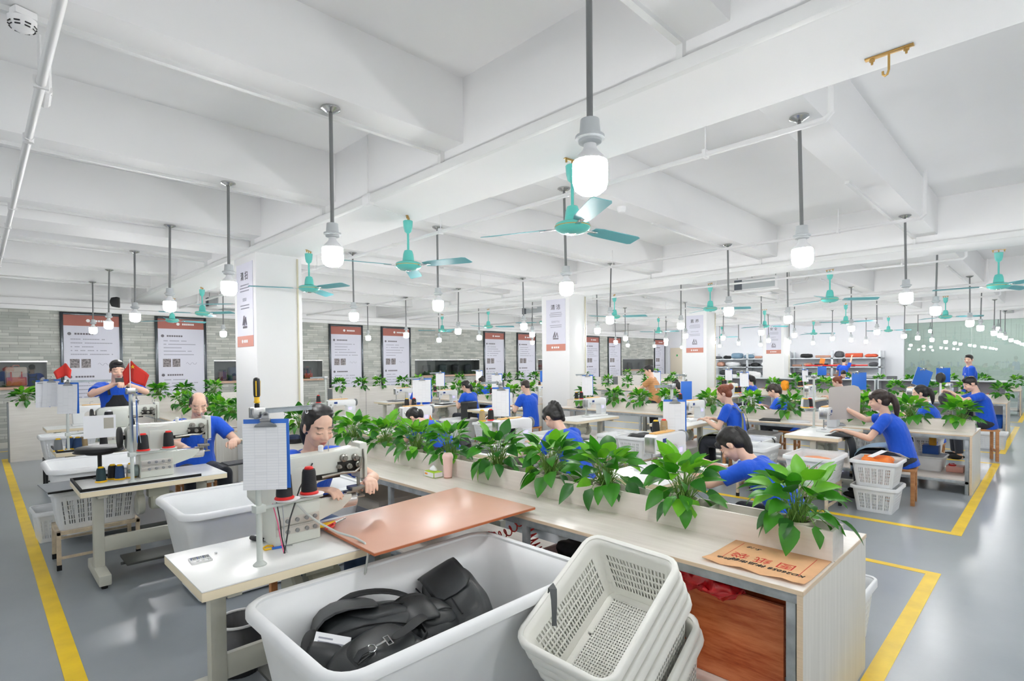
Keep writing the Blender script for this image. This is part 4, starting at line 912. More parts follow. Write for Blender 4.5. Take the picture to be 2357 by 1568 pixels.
person('person in blue reaching up with one arm to the far shelves', (25.9, 6.3, 1.62), radians(-90), 6, 8, 0, sit=False, sex='m', hair='short', vox=.013, R=(26.25, 6.05, 2.0), L=(26.2, 6.6, 1.1), poleR=(.5, -.5, -.3))
person('smiling man in blue T-shirt standing before the glass partition', (17.0, 1.5, 1.665), radians(22), 0, 2, 50, sit=False, sex='m', hair='short', vox=.0105, L=(16.80, 1.48, .90), R=(17.22, 1.66, .90), logo=True, curl=.25, poleL=(-.2, -1, -.1), poleR=(.2, -1, -.1))
# ------------------------------------------------------------------ lettering, crates, tubs, bags
def txt(body, size, m, parent=None, loc=(0, 0, 0), rot=(0, 0, 0), align='CENTER', ext=.0006, name='lettering', shear=0, sx=1):
    c = bpy.data.curves.new('t', 'FONT'); c.body = body; c.size = size; c.align_x = align; c.extrude = ext; c.shear = shear; c.resolution_u = 2
    o = bpy.data.objects.new('t', c); COL.objects.link(o); dg = bpy.context.evaluated_depsgraph_get(); me = bpy.data.meshes.new_from_object(o.evaluated_get(dg))
    bpy.data.objects.remove(o); bpy.data.curves.remove(c); me.materials.clear(); me.materials.append(m)
    q = link(name, me, parent, loc, rot); q.scale = (sx, 1, 1); return q
INK = mat('ink_black', (40, 40, 44), .7); INKR = mat('ink_red', (214, 52, 44), .7); INKG = mat('ink_grey', (150, 152, 164), .8)
def rrect(L, W, r, nl, nw, nc):
    pts = []
    for cx, cy, a0, ne, d in ((L/2-r, -W/2+r, -pi/2, nw, (0, 1)), (L/2-r, W/2-r, 0, nl, (-1, 0)), (-L/2+r, W/2-r, pi/2, nw, (0, -1)), (-L/2+r, -W/2+r, pi, nl, (1, 0))):
        for k in range(nc): a = a0+pi/2*k/nc; pts.append((cx+r*cos(a), cy+r*sin(a), 0))
        sx, sy = cx+r*cos(a0+pi/2), cy+r*sin(a0+pi/2); ln = (W-2*r) if d[0] == 0 else (L-2*r)
        for k in range(ne): pts.append((sx+d[0]*ln*k/ne, sy+d[1]*ln*k/ne, 1 if k < ne else 0))
    return pts
def bin_mesh(L, W, H, r, tap, nl, nw, nc, nz, hole, base_hole, hw=.28, hh=.2, rim=.012, skirt=.03, th=.003, mm=None):
    """open-topped moulded container; hole(row, side index) says which cells are slots"""
    top = rrect(L, W, r, nl, nw, nc); bot = rrect(L*tap, W*(1-(1-tap)*L/W), r*.8, nl, nw, nc); n = len(top); mb = MB()
    def P(k, z): t = z/H; a = bot[k % n]; b = top[k % n]; return V((a[0]+(b[0]-a[0])*t, a[1]+(b[1]-a[1])*t, z))
    for i in range(nz):
        z0, z1 = H*i/nz, H*(i+1)/nz
        for k in range(n):
            a, b, c, d = P(k, z0), P(k+1, z0), P(k+1, z1), P(k, z1)
            if hole and top[k][2] and hole(i, k):
                u = (b-a); v = (d-a); q = [a+u*hw+v*hh, b-u*hw+v*hh, c-u*hw-v*hh, d+u*hw-v*hh]
                mb.add([a, b, c, d]+q, [(0, 1, 5, 4), (1, 2, 6, 5), (2, 3, 7, 6), (3, 0, 4, 7)])
            else: mb.add([a, b, c, d], [(0, 1, 2, 3)])
    bl = [P(k, 0) for k in range(n)]
    if base_hole:
        nx, ny = base_hole; x0, y0 = L*tap/2-.035, W*(1-(1-tap)*L/W)/2-.035
        for i in range(nx):
            for j in range(ny):
                a = V((-x0+2*x0*i/nx, -y0+2*y0*j/ny, 0)); u = V((2*x0/nx, 0, 0)); v = V((0, 2*y0/ny, 0)); b, c, d = a+u, a+u+v, a+v
                q = [a+u*.27+v*.27, b-u*.27+v*.27, c-u*.27-v*.27, d+u*.27-v*.27]
                mb.add([a, b, c, d]+q, [(0, 1, 5, 4), (1, 2, 6, 5), (2, 3, 7, 6), (3, 0, 4, 7)])
        inner = [V((max(-x0, min(x0, p.x)), max(-y0, min(y0, p.y)), 0)) for p in bl]
        mb.add(bl+inner, [(k, (k+1) % n, (k+1) % n+n, k+n) for k in range(n)])
    else: mb.add(bl, [tuple(range(n))])
    w = mb.mesh('shell', mm or (CRATEW if hole else PLASW), weld=1e-5); rb = MB(); rings = []
    for k in range(n):
        p = P(k, H); o = V((p.x/(L/2), p.y/(W/2), 0)); c0 = rrect(L+2*rim, W+2*rim, r+rim, nl, nw, nc)[k]; c1 = rrect(L+4*rim, W+4*rim, r+2*rim, nl, nw, nc)[k]
        rings.append([p+V((0, 0, -.004)), V((p.x, p.y, H+rim*.6)), V((c0[0], c0[1], H+rim)), V((c1[0], c1[1], H+rim*.3)), V((c1[0], c1[1], H-skirt)), V((c1[0]*.5+c0[0]*.5, c1[1]*.5+c0[1]*.5, H-skirt))])
    rb.rings(rings, False, True); return w, rb.mesh('rim', mm or (CRATEW if hole else PLASW), smooth=60), th
def put_bin(name, ms, loc, rz, lab, cat, grp, rot=None, sc=1):
    t = thing(name, lab, cat, loc, rz, grp, rot); t.scale = (sc, sc, sc) if not isinstance(sc, tuple) else sc
    w = link('shell', ms[0], t); s = w.modifiers.new('thickness', 'SOLIDIFY'); s.thickness = ms[2]; s.offset = 0; link('rim', ms[1], t); return t
holef = lambda i, k: 1 <= i <= 6
CR_HI = bin_mesh(.60, .43, .31, .05, .84, 26, 17, 4, 8, lambda i, k: i in (1, 2, 3, 4, 5), (30, 20), .25, .16)
CR_LO = bin_mesh(.60, .43, .31, .04, .86, 30, 20, 3, 8, lambda i, k: i in (1, 2, 3, 4, 5) and k % 4 != 3, None, .27, .12, mm=PLASW)
TUB = bin_mesh(1.33, .80, .65, .10, .84, 10, 6, 6, 5, None, None, rim=.02, skirt=.025, th=.006)
BOX = bin_mesh(.62, .46, .5, .05, .86, 8, 6, 4, 4, None, None, rim=.014, th=.004)
put_bin('plastic_tub', TUB, (1.475, 2.03, .02), 0, 'huge white plastic tub holding black bags, before the long sewing table', 'tub', 'white plastic tubs')
put_bin('plastic_tub', TUB, (1.66, 4.52, .02), 0, 'empty white plastic tub between the facing woman and the balding man', 'tub', 'white plastic tubs')
put_bin('plastic_tub', TUB, (1.15, 6.85, .08), 0, 'white plastic tub behind the balding man, below the notice sheet table', 'tub', 'white plastic tubs')
# leaning stack of nested crates
ax = V((-.502, -.059, .863)).normalized(); lx = (V((.864, .009, .503))).normalized(); ly = ax.cross(lx).normalized(); lx = ly.cross(ax)
RM = M((lx, ly, ax)).transposed(); RIMC = V((1.968, 1.447, .613)); RIMC = V((0, 0, 1.7))+(RIMC-V((0, 0, 1.7)))*.925; names = ['topmost', 'second from top', 'third from top', 'fourth from top', 'second from floor', 'lowest']
for k in range(6):
    c = RIMC-ax*(.31+(0, .065, .13, .20, .37, .44)[k])+V((.005*k, -.003*k, 0))
    put_bin('plastic_crate', CR_HI, c+V((0, 0, .02)), 0, 'white slotted crate leaning on the huge tub, %s of its nested stack' % names[k], 'crate', 'white slotted crates', rot=RM.to_euler(), sc=(.98, 1.0, .97))
def crate(loc, rz, lab, sc=1): return put_bin('plastic_crate', CR_LO, loc, rz, lab, 'crate', 'white slotted crates', sc=sc)
crate((7.24, 1.42, .002), 0, 'white slotted crate on the floor behind the front planter, under another', (.80, .95, .90))
crate((7.24, 1.42, .287), 0, 'white slotted crate of orange cloth and paper strips, stacked on another', (.82, .97, .90))
crate((6.84, 1.95, .30), 0, 'white slotted crate of orange pieces below the pale aproned woman', (1.05, 1.1, 1.0))
crate((6.95, 2.66, .30), 0, 'white slotted crate near the long black ponytail, before the white bin', (.95, .9, 1.05))
crate((7.05, 4.38, .27), 0, 'white slotted crate with black fabric before the red-haired woman', (1.1, 1, 1.05))
crate((6.75, 4.98, .22), 0, 'small white slotted crate beside the brown stool', (.8, .8, .8))
crate((6.65, 5.9, .20), 0, 'white slotted crate between the braided woman and the brown stool', (.95, 1, 1.05))
crate((6.9, 7.5, .26), 0, 'white slotted crate with a white fabric arch before the cropped-haired man', (1, 1, 1))
crate((.74, 6.04, .325), 0, 'white slotted crate on the cream stand beside the balding man', (1.02, 1, 1.07))
crate((.56, 7.02, .002), .05, 'white slotted crate on the floor by the tape, beside the rear tub', (.62, .9, .95))
crate((.92, 9.9, .42), 0, 'white slotted crate on black legs before the first bay partition', (1, 1, 1))
crate((9.22, 3.45, .182), 0, 'grey-white crate on the second workbench shelf behind the red-haired woman', (.9, 1.1, 1.0))
crate((9.2, 1.95, .35), 0, 'white slotted crate of dark pieces beside the pale aproned woman', (.85, 1, .95))
crate((3.72, 1.02, .002), pi/2, 'white crate of orange things behind the open end of the front workbench', (.8, .9, 1.1))
crate((13.6, .87, .002), pi/2, 'white crate on the yellow tape near the third workbench', (.75, 1.1, .95))
crate((10.2, 1.35, .30), 0, 'white crate glimpsed under the second workbench end', (.8, .8, .8))
put_bin('plastic_bin', BOX, (7.55, 2.93, .1), 0, 'plain white bin with black straps hanging over its side', 'bin', 'plain white bins', sc=(1.1, .8, 1.03))
put_bin('plastic_bin', BOX, (6.95, 8.55, .06), 0, 'plain white bin beside the woman with low ponytail', 'bin', 'plain white bins')
put_bin('plastic_bin', BOX, (7.25, 4.95, .07), 0, 'plain white bin with black striped straps by the brown stool', 'bin', 'plain white bins', sc=(.9, .8, .95))
put_bin('plastic_bin', BOX, (9.35, 1.22, .182), 0, 'low white bin on the second workbench shelf', 'bin', 'plain white bins', sc=(.75, .7, .38))
def low_stand(loc, lab, w, d, h, m, foot=True):
    t = thing('crate_stand', lab, 'stand', (loc[0], loc[1], 0), 0, 'crate stands')
    for x in (-w/2, w/2-.03):
        for y in (-d/2, d/2-.03):
            g = MB().box(x, x+.03, y, y+.03, .04, h).obj('leg', m, t, bevel=.003); MB().box(x-.001, x+.031, y-.001, y+.031, 0, .045).obj('foot_cap', RUB, g)
    MB().box(-w/2, w/2, -d/2, -d/2+.03, h-.03, h).box(-w/2, w/2, d/2-.03, d/2, h-.03, h).box(-w/2, -w/2+.03, -d/2+.03, d/2-.03, h-.03, h).box(w/2-.03, w/2, -d/2+.03, d/2-.03, h-.03, h).obj('top_frame', m, t)
    for z, y in ((h*.28, -d/2), (h*.5, d/2-.02)): MB().box(-w/2+.03, w/2-.03, y, y+.02, z, z+.02).obj('cross_rail', m, t)
    return t
CREAMF = mat('cream_painted_steel', (206, 190, 164), .5, var=.1, vs=12)
low_stand((.74, 6.04), 'cream steel stand under the crate beside the balding man', .58, .42, .322, CREAMF)
low_stand((6.84, 1.95), 'cream steel stand under the crate of orange pieces', .56, .4, .298, CREAMF)
low_stand((.92, 9.9), 'black steel stand under the crate before the first bay partition', .54, .38, .418, DARK)
for x, y, h, w in ((6.95, 2.66, .298, 'the crate near the long black ponytail'), (7.05, 4.38, .268, 'the crate with black fabric'), (6.75, 4.98, .218, 'the small crate by the brown stool'), (6.65, 5.9, .198, 'the crate by the braided woman'), (6.9, 7.5, .258, 'the crate with the white arch'), (9.2, 1.95, .348, 'the crate of dark pieces'), (10.2, 1.35, .298, 'the crate below the second workbench end')):
    low_stand((x, y), 'cream steel stand under '+w, .44, .32, h, CREAMF)
sh = thing('cutting_sheet', 'grey sheet with black edge lying on the crate beside the balding man', 'sheet', (.72, 6.02, .668), radians(4))
MB().box(-.34, .36, -.24, .24, 0, .006).obj('sheet', mat('grey_felt_sheet', (134, 138, 142), .7), sh); MB().tube([(-.34, -.245, .003), (.36, -.245, .003)], .009, 8).obj('black_edge', RUB, sh)
# --- black bags in the tub
def soft(mb, name, m, parent, lev=2):
    o = mb.obj(name, m, parent, smooth=180); s = o.modifiers.new('soft', 'SUBSURF'); s.levels = lev; s.render_levels = lev; return o
def blob(mb, L, W, H, r, seed, amp=.012, nx=6, ny=5):
    rn = random.Random(seed); rs = []
    for i in range(nx+1):
        t = i/nx; e = (1-abs(2*t-1)**4)**.5 if 0 < i < nx else .55; x = -L/2+L*t; ring = []
        for k in range(ny*4):
            a = 2*pi*k/(ny*4); ca, sa = cos(a), sin(a); q = (abs(ca)**3.2+abs(sa)**3.2)**(-1/3.2)
            ring.append((x+rn.uniform(-amp, amp), W/2*ca*q*e+rn.uniform(-amp, amp), H/2*sa*q*e+rn.uniform(-amp, amp)))
        rs.append(ring)
    return mb.rings(rs)
def bag(loc, rot, lab, L=.36, W=.26, H=.16, seed=1, strap=True, clipd=False, flap=True):
    t = thing('black_bag', lab, 'bag', loc, 0, 'black bags', rot)
    soft(blob(MB(), L, W, H, .1, seed), 'body', FABG, t)
    soft(blob(MB().at((L*.04, 0, H*.36)), L*.66, W*.72, H*.42, .1, seed+1, .006), 'front_pocket', FABG, t)
    MB().tube([(-L*.46, W*.40*s, H*.16) if False else (-L*.44+L*.88*k/8, -W*.47+.004*(k % 2), H*(.12+.2*sin(pi*k/8))) for k in range(9) for s in (1,)], .004, 6).obj('zip', DARK, t)
    MB().tube([(-L*.3+L*.6*k/10, -W*.1, H*.56+.006*sin(k)) for k in range(11)], .0045, 6).obj('seam_piping', FAB, t)
    if flap: soft(MB().ribbon([(-L*.5, 0, -H*.1), (-L*.52, 0, H*.35), (-L*.36, 0, H*.62), (-L*.1, 0, H*.66), (L*.08, 0, H*.58)], W*.82, .012, (0, 1, 0)), 'flap', FABG, t, 1)
    MB().ribbon([(L*.46, -.05, H*.1), (L*.58, -.045, H*.2), (L*.62, 0, H*.24), (L*.58, .045, H*.2), (L*.46, .05, H*.1)], .028, .008, (0, 0, 1)).obj('handle', FAB, t)
    if strap:
        P_ = [(-L*.5, W*.34, H*.2), (-L*.3, W*.44, H*.62), (0, W*.36, H*.78), (L*.28, W*.2, H*.74), (L*.52, W*.02, H*.42), (L*.62, -W*.12, H*.05)]
        soft(MB().ribbon(P_, .062, .016, (0, 1, .25)), 'shoulder_strap', FAB, t)
        b = MB().box(-.022, .022, -.032, .032, -.004, .006); b.obj('strap_slider', DARK, t, (L*.45, W*.08, H*.56), (0, .7, 0), bevel=.004)
    if clipd:
        c = MB(); c.tube([(.018*cos(a), .022*sin(a), 0) for a in [k*pi/6 for k in range(12)]], .0032, 6, closed=True); c.tube([(.02, 0, 0), (.06, 0, .004)], .005, 8)
        c.tube([(.062, -.028, 0), (.062, .028, 0), (.082, .028, 0), (.082, -.028, 0)], .003, 6, closed=True); c.obj('snap_hook', STEEL, t, (-.05, -.02, H*.62), (0, -.1, -.35))
        soft(MB().ribbon([(.025, -.045, H*.64), (.1, -.07, H*.70), (.2, -.05, H*.66), (.3, .0, H*.40)], .05, .004, (.3, 1, 0)), 'webbing_strap', FAB, t)
        MB().ribbon([(-.115, .0, H*.5), (-.09, .0, H*.60), (-.06, -.015, H*.63)], .03, .004, (0, 1, 0)).obj('hook_tab', FABG, t)
    return t
bag((1.16, 1.98, .42), (radians(8), radians(-6), radians(12)), 'black leather bag with chrome snap hook, in front in the huge tub', .44, .34, .24, 2, False, True, False)
bag((1.28, 2.24, .46), (radians(-10), radians(4), radians(-20)), 'black backpack with a wide padded strap, across the middle of the tub heap', .50, .30, .20, 5, True)
bag((1.52, 2.14, .42), (radians(14), radians(8), radians(-8)), 'black bag with a box flap, beside the padded strap in the tub', .34, .28, .20, 9, False)
bag((1.74, 2.17, .47), (radians(24), radians(20), radians(-98)), 'black bag with open zip flaps, propped at the far side of the tub heap', .46, .29, .15, 12, False)
bag((1.72, 2.0, .30), (radians(10), 0, radians(70)), 'flat black bag lowest in the huge tub', .40, .30, .14, 15, False)
bag((1.02, 2.20, .42), (radians(18), radians(20), radians(60)), 'black bag end with buckle and paper tag, at the tub side by the table', .26, .18, .15, 19, True)
tg = thing('paper_tag', 'white paper tag lying on the black bags in the tub', 'tag', (1.05, 2.15, .53), 0, rot=(radians(24), radians(18), radians(-30)))
MB().box(-.075, .075, -.03, .03, -.001, .001).obj('tag_card', PAPER, tg); MB().box(-.06, .06, -.02, -.012, .001, .0015).box(-.06, .0, .0, .008, .001, .0015).obj('printed_line', INKG, tg)
ct = thing('fabric_wrapper', 'cream fabric scrap poking up beside the padded strap in the tub', 'wrapper', (1.22, 2.42, .50), 0, rot=(radians(70), radians(-30), radians(-10)))
soft(MB().slab([(-.03, -.06), (.03, -.05), (.035, .05), (.012, .09), (-.03, .07)], 0, .014), 'cream_cloth', mat('cream_cloth', (226, 216, 196), .8), ct, 1)
st = thing('hanging_strap', 'grey strap hooked over the rim of the topmost leaning crate', 'strap', (0, 0, 0))
SP_ = [(1.815, 1.60, .672), (1.80, 1.58, .704), (1.775, 1.545, .705), (1.74, 1.51, .675), (1.72, 1.492, .635), (1.71, 1.484, .60), (1.707, 1.48, .59)]
MB().ribbon([V((0, 0, 1.7))+(V(q)-V((0, 0, 1.7)))*.93 for q in SP_], .03, .004, (1, .25, .2)).obj('webbing', mat('grey_webbing', (74, 78, 80), .7), st)
s2 = thing('hanging_strap', 'short black strap with a rivet standing inside the huge tub', 'strap', (1.97, 1.80, .50)); MB().ribbon([(0, 0, -.08), (.003, .0, -.03), (-.003, 0, .02), (.006, 0, .05)], .022, .004, (1, 0, 0)).obj('webbing', FAB, s2); MB().at((.004, -.003, .035), (pi/2, 0, 0)).lathe([(.004, -.002), (.004, .004), (0, .004)], 8).obj('rivet', STEEL, s2)
# --- things round the long sewing table
bd = thing('brown_board', 'large reddish brown board bridging the sewing table and the front workbench', 'board', (1.335, 2.29, .778), 0)
MB().slab([(0, .0), (1.13, .0), (1.135, .78), (.02, .66)], .0, .018).obj('board', BOARDM, bd, bevel=.003); MB().slab([(-.001, -.001), (1.131, -.001), (1.136, .781), (.019, .661)], .002, .014).obj('edge', BOARDE, bd)
sc_ = thing('scissors', 'scissors with one red and one yellow handle, lying on the brown board', 'scissors', (1.42, 2.86, .800), radians(-62))
MB().add([(-.005, .0, 0), (.008, .0, 0), (.004, .10, 0), (0, .112, 0), (-.005, .0, .004), (.008, 0, .004), (.004, .10, .003), (0, .112, .003)], [(0, 3, 2, 1), (4, 5, 6, 7), (0, 1, 5, 4), (1, 2, 6, 5), (2, 3, 7, 6), (3, 0, 4, 7)]).obj('blade', STEEL, sc_); MB().slab([(-.008, 0), (.005, 0), (0, .112), (-.003, .1)], .0035, .007).obj('blade', STEEL, sc_)
for s, m_, z in ((1, RED, .006), (-1, YEL, .012)):
    MB().tube([(s*.004, .0, z), (s*.012, -.03, z), (s*.03, -.05, z), (s*.034, -.085, z), (s*.02, -.105, z), (s*.006, -.09, z), (s*.004, -.05, z)], .0065, 8, closed=True).obj('handle', m_, sc_)
tr_ = thing('needle_tray', 'small white tray of bobbins and needles at the long table corner', 'tray', (.745, 2.875, TZ), radians(-3)); tr_.scale = (.8, .8, .6)
MB().box(-.055, .055, -.05, .05, 0, .003).box(-.055, .055, -.05, -.047, .003, .012).box(-.055, .055, .047, .05, .003, .012).box(-.055, -.052, -.047, .047, .003, .012).box(.052, .055, -.047, .047, .003, .012).box(-.052, .052, -.002, .001, .003, .01).obj('tray', WHITE, tr_)
for k in range(9): MB().tube([(-.045+.011*k, .006+.004*(k % 3), .007), (-.04+.0105*k, .044, .012)], .0022, 6).obj('needle', METAL if k % 3 else mat('needle_blue', (40, 70, 130), .4, .5), tr_)
for x, y in ((-.02, -.03), (.01, -.025), (.035, -.03), (.095, .05)): MB().lathe([(.009, 0), (.009, .002), (.004, .003), (.004, .008), (.009, .009), (.009, .011), (0, .011)], 12).obj('bobbin', STEEL, tr_, (x, y, .003 if x < .06 else .0))
s3 = thing('screwdriver', 'screwdriver with clear black grip lying beside the cylinder-arm machine', 'screwdriver', (1.04, 2.955, TZ+.013), radians(-60), rot=(0, pi/2, radians(-70)))
MB().lathe([(.0, -.06), (.011, -.055), (.013, -.04), (.013, .02), (.009, .035), (0, .036)], 12).obj('grip', DARK, s3); MB().tube([(0, 0, .03), (0, 0, .15)], .003, 8).obj('shank', STEEL, s3)
s4 = thing('thread_snips', 'small snips with yellow loop and red-blue grips beside the stand pole', 'snips', (1.05, 2.79, TZ+.006), radians(150))
MB().tube([(.0, -.02, 0), (.03, -.03, .0), (.045, .0, 0), (.03, .03, 0), (0, .02, 0)], .005, 8).obj('spring_loop', YEL, s4); MB().tube([(0, -.02, 0), (-.05, -.006, 0)], .006, 8).obj('grip', RED, s4); MB().tube([(0, .02, 0), (-.05, .006, 0)], .006, 8).obj('grip', BLUEP, s4)
MB().slab([(-.05, -.009), (-.05, .0), (-.095, .001)], -.002, .002).slab([(-.05, .0), (-.05, .009), (-.095, -.001)], .002, .004).obj('blade', METAL, s4)
cb = thing('cable', 'pale grey cable curving from the machine over the table edge by the brown board', 'cable', (0, 0, 0))
MB().tube([(1.16, 2.75, .985), (1.2, 2.735, .93), (1.26, 2.70, .87), (1.32, 2.62, .825), (1.36, 2.52, .812), (1.37, 2.44, .80), (1.365, 2.40, .76), (1.36, 2.42, .66), (1.34, 2.5, .55)], .0055, 8).obj('cable_run', mat('cable_grey', (196, 200, 196), .5), cb)
wr = thing('wire_bundle', 'loose pink, black and grey wires hanging from the tray arm into the table', 'wires', (0, 0, 0))
for dx, m_, z in ((0, mat('wire_pink', (232, 96, 140), .5), 1.02), (.012, DARK, 1.03), (.03, mat('wire_grey', (176, 180, 182), .5), 1.03)):
    MB().tube([(1.02+dx*1.5, 2.70, z), (1.03+dx, 2.665, .93), (1.04+dx*.6, 2.665, .86), (1.055+dx*.5, 2.66, .775)], .0028, 6).obj('wire', m_, wr)
MB().tube([(1.055, 2.655, .775), (1.1, 2.69, .93), (1.18, 2.755, 1.06), (1.27, 2.80, 1.17)], .004, 6).obj('wire', DARK, wr)
wb_ = thing('waste_bin', 'grey ribbed waste bin with white rim under the long sewing table', 'bin', (1.02, 3.2, 0))
rb = MB(); n = 64
rb.rings([[((r0+.0025*(k % 2))*cos(2*pi*k/n), (r0+.0025*(k % 2))*sin(2*pi*k/n), z) for k in range(n)] for r0, z in ((.10, 0), (.12, .28))], False); rb.lathe([(.0, .0), (.1, .0), (.1, .004), (0, .004)], 24)
o = rb.obj('bin_body', mat('ribbed_grey_plastic', (92, 92, 94), .5), wb_); s = o.modifiers.new('t', 'SOLIDIFY'); s.thickness = .003
MB().tube([(.124*cos(a), .124*sin(a), .285) for a in [k*2*pi/32 for k in range(32)]], .008, 8, closed=True).obj('bin_rim', WHITE, wb_)
# --- on and under the front workbench
ti = thing('tissue_packet', 'green and white soft tissue packet on the front workbench beside the pink cup', 'tissues', (2.72, 3.69, BTOP), radians(-4))
bm = MB(); bm.box(-.045, .045, -.075, .075, 0, .05).obj('packet', mat('tissue_lime', (176, 214, 30), .45), ti, bevel=.012); MB().box(-.0465, -.0455, -.07, .07, .006, .044).box(-.04, .04, -.0765, -.0755, .006, .044).obj('white_panel', WHITE, ti); MB().box(-.047, -.0465, .02, .06, .02, .035).obj('brand_patch', mat('patch_orange', (240, 150, 30), .5), ti)
soft(MB().rings([[(.03*s_*cos(a)*(1+.2*sin(3*a)), .06*s_*sin(a), z) for a in [k*pi/5 for k in range(10)]] for s_, z in ((1, .048), (.8, .065), (.45, .085), (.1, .097))]), 'tissue', PAPER, ti, 1)
cu = thing('travel_cup', 'pale pink travel cup with lid on the front workbench', 'cup', (2.775, 3.565, BTOP))
PINK = mat('blush_pink_plastic', (244, 206, 196), .4)
MB().lathe([(.0, 0), (.033, 0), (.034, .008), (.034, .009)], 24).obj('cup_base', mat('copper_band', (190, 140, 118), .35, .5), cu); MB().lathe([(.0, .009), (.0345, .009), (.042, .16), (.0, .16)], 24).obj('cup_body', PINK, cu); MB().lathe([(.0, .16), (.0455, .16), (.0465, .175), (.044, .19), (.036, .2), (.034, .205), (0, .205)], 24).obj('cup_lid', PINK, cu)
ev = thing('kraft_envelope', 'kraft paper envelope with red title and black handwriting at the front workbench end', 'envelope', (2.645, .965, BTOP+.003), radians(90))
KRAFT = mat('kraft_paper', (234, 184, 138), .75, var=.03, vs=10)
em = MB(); nx = 10; pts = []
for i in range(nx+1):
    x = -.225+.45*i/nx
    for j in range(5):
        y = -.195+.39*j/4; z = .0+(.012*sin(i*.8)**2 if j == 4 else 0)+(.01 if i in (0,) and j == 4 else 0); pts.append((x, y, z))
em.add(pts, [(i*5+j, (i+1)*5+j, (i+1)*5+j+1, i*5+j+1) for i in range(nx) for j in range(4)]); o = em.obj('paper', KRAFT, ev, smooth=180); s = o.modifiers.new('t', 'SOLIDIFY'); s.thickness = .0025
MB().box(-.172, -.1695, -.17, .155, .0015, .003).box(.1695, .172, -.17, .155, .0015, .003).obj('red_rule', INKR, ev)
txt('图 纸 袋', .082, INKR, ev, (.01, -.01, .0025), name='red_title'); txt('KD26058 样品布袋', .040, INK, ev, (-.20, .085, .004), (0, 0, radians(-2)), 'LEFT', shear=.15, name='handwriting'); txt('快递', .034, INK, ev, (.19, .10, .004), (0, 0, radians(6)), 'RIGHT', shear=.2, name='handwriting'); txt('5-18', .036, INK, ev, (.10, -.135, .003), (0, 0, radians(-6)), shear=.3, name='handwriting')
wbx = thing('wood_board', 'reddish wood-grain board standing inside the open end of the front workbench', 'board', (2.505, .84, .182)); MB().box(0, .018, 0, 1.0, 0, .43).obj('board', REDW, wbx, None, (0, 0, 0), bevel=.001)
wby = thing('wood_board', 'reddish wood-grain board standing behind another in the front workbench', 'board', (2.72, .80, .182)); MB().box(0, .018, 0, 1.15, 0, .40).obj('board', REDW, wby, bevel=.001)
rbg = thing('plastic_bag', 'crumpled red plastic bag stuffed under the front workbench top', 'bag', (2.525, 1.22, .635)); mb = blob(MB(), .40, .16, .12, .1, 41, .05, 14, 7)
RP = mat('thin_red_film', (206, 24, 34), .2, coat=.6, bump=1.0, bs=26); soft(mb, 'film', RP, rbg, 1).rotation_euler = (0, 0, pi/2)
bbu = thing('fabric_bundle', 'black fabric bundle in a pink crate under the front workbench', 'bundle', (2.70, 2.02, .47)); soft(blob(MB(), .5, .26, .24, .1, 44, .03, 8, 5), 'cloth', FAB, bbu, 1).rotation_euler = (0, 0, pi/2)
PKB = mat('pale_pink_plastic', (236, 206, 200), .45)
pk = put_bin('plastic_crate', CR_LO, (2.72, 2.05, .182), pi/2, 'pale pink slotted crate under the front workbench', 'crate', 'pink crates', sc=(.95, .8, .95))
for c in pk.children: me = c.data.copy(); me.materials[0] = PKB; c.data = me
def coil(p0, p1, n, r, lab, m_):
    t = thing('air_hose', lab, 'hose', p0, 0, 'red coiled hoses'); d = V(p1)-V(p0); a = d.normalized(); u = a.orthogonal().normalized(); w = a.cross(u); k = n*12
    MB().tube([d*(i/k)+u*r*cos(i*pi/6)+w*r*sin(i*pi/6)+V((0, 0, -.05*sin(pi*i/k))) for i in range(k+1)], .0045, 6).obj('coil', m_, t)
coil((2.50, 2.78, .50), (2.60, 2.52, .66), 7, .028, 'red coiled air hose, its end just under the brown board', RED)
coil((2.55, 2.44, .66), (2.55, 2.26, .42), 12, .032, 'red coiled air hose hanging beside the workbench leg', RED)
coil((8.75, 5.0, .60), (8.7, 4.55, .36), 12, .045, 'red coiled air hose hanging below the second workbench', RED)
for u, v, z, L, W, H, c, lab in ((2.62, 2.95, .34, .3, .3, .2, (180, 40, 50), 'red folded cloth'), (2.60, 2.70, .36, .16, .14, .12, (50, 100, 190), 'blue folded cloth'), (2.75, 3.9, .26, .4, .3, .16, (230, 228, 224), 'clear bag of white pieces')):
    t = thing('fabric_bundle', lab+' on the shelf under the front workbench', 'bundle', (u, v, z)); soft(blob(MB(), L, W, H, .1, int(u*99), .02), 'cloth', mat('cloth_%d' % c[0], c, .7), t, 1)
cbx = thing('cardboard_box', 'printed white and brown carton beneath the workbench behind the facing woman', 'box', (2.72, 4.5, .182)); MB().box(-.22, .22, -.3, .3, 0, .3).obj('carton', mat('grey_carton', (190, 184, 174), .8), cbx, bevel=.004); MB().box(-.2, .2, -.302, -.3, .2, .26).box(-.222, -.22, -.2, .2, .1, .2).obj('printed_mark', INKG, cbx)
hat = thing('brimmed_hat', 'black round hat with navy top on the front workbench by the column', 'cap', (2.74, 6.55, BTOP)); MB().lathe([(.0, 0), (.11, 0), (.115, .006), (.088, .012), (.085, .05), (.0, .05)], 24).obj('brim', RUB, hat); MB().lathe([(.0, .05), (.084, .05), (.078, .085), (.05, .095), (0, .096)], 24).obj('crown', mat('navy_cloth', (34, 48, 78), .7), hat)
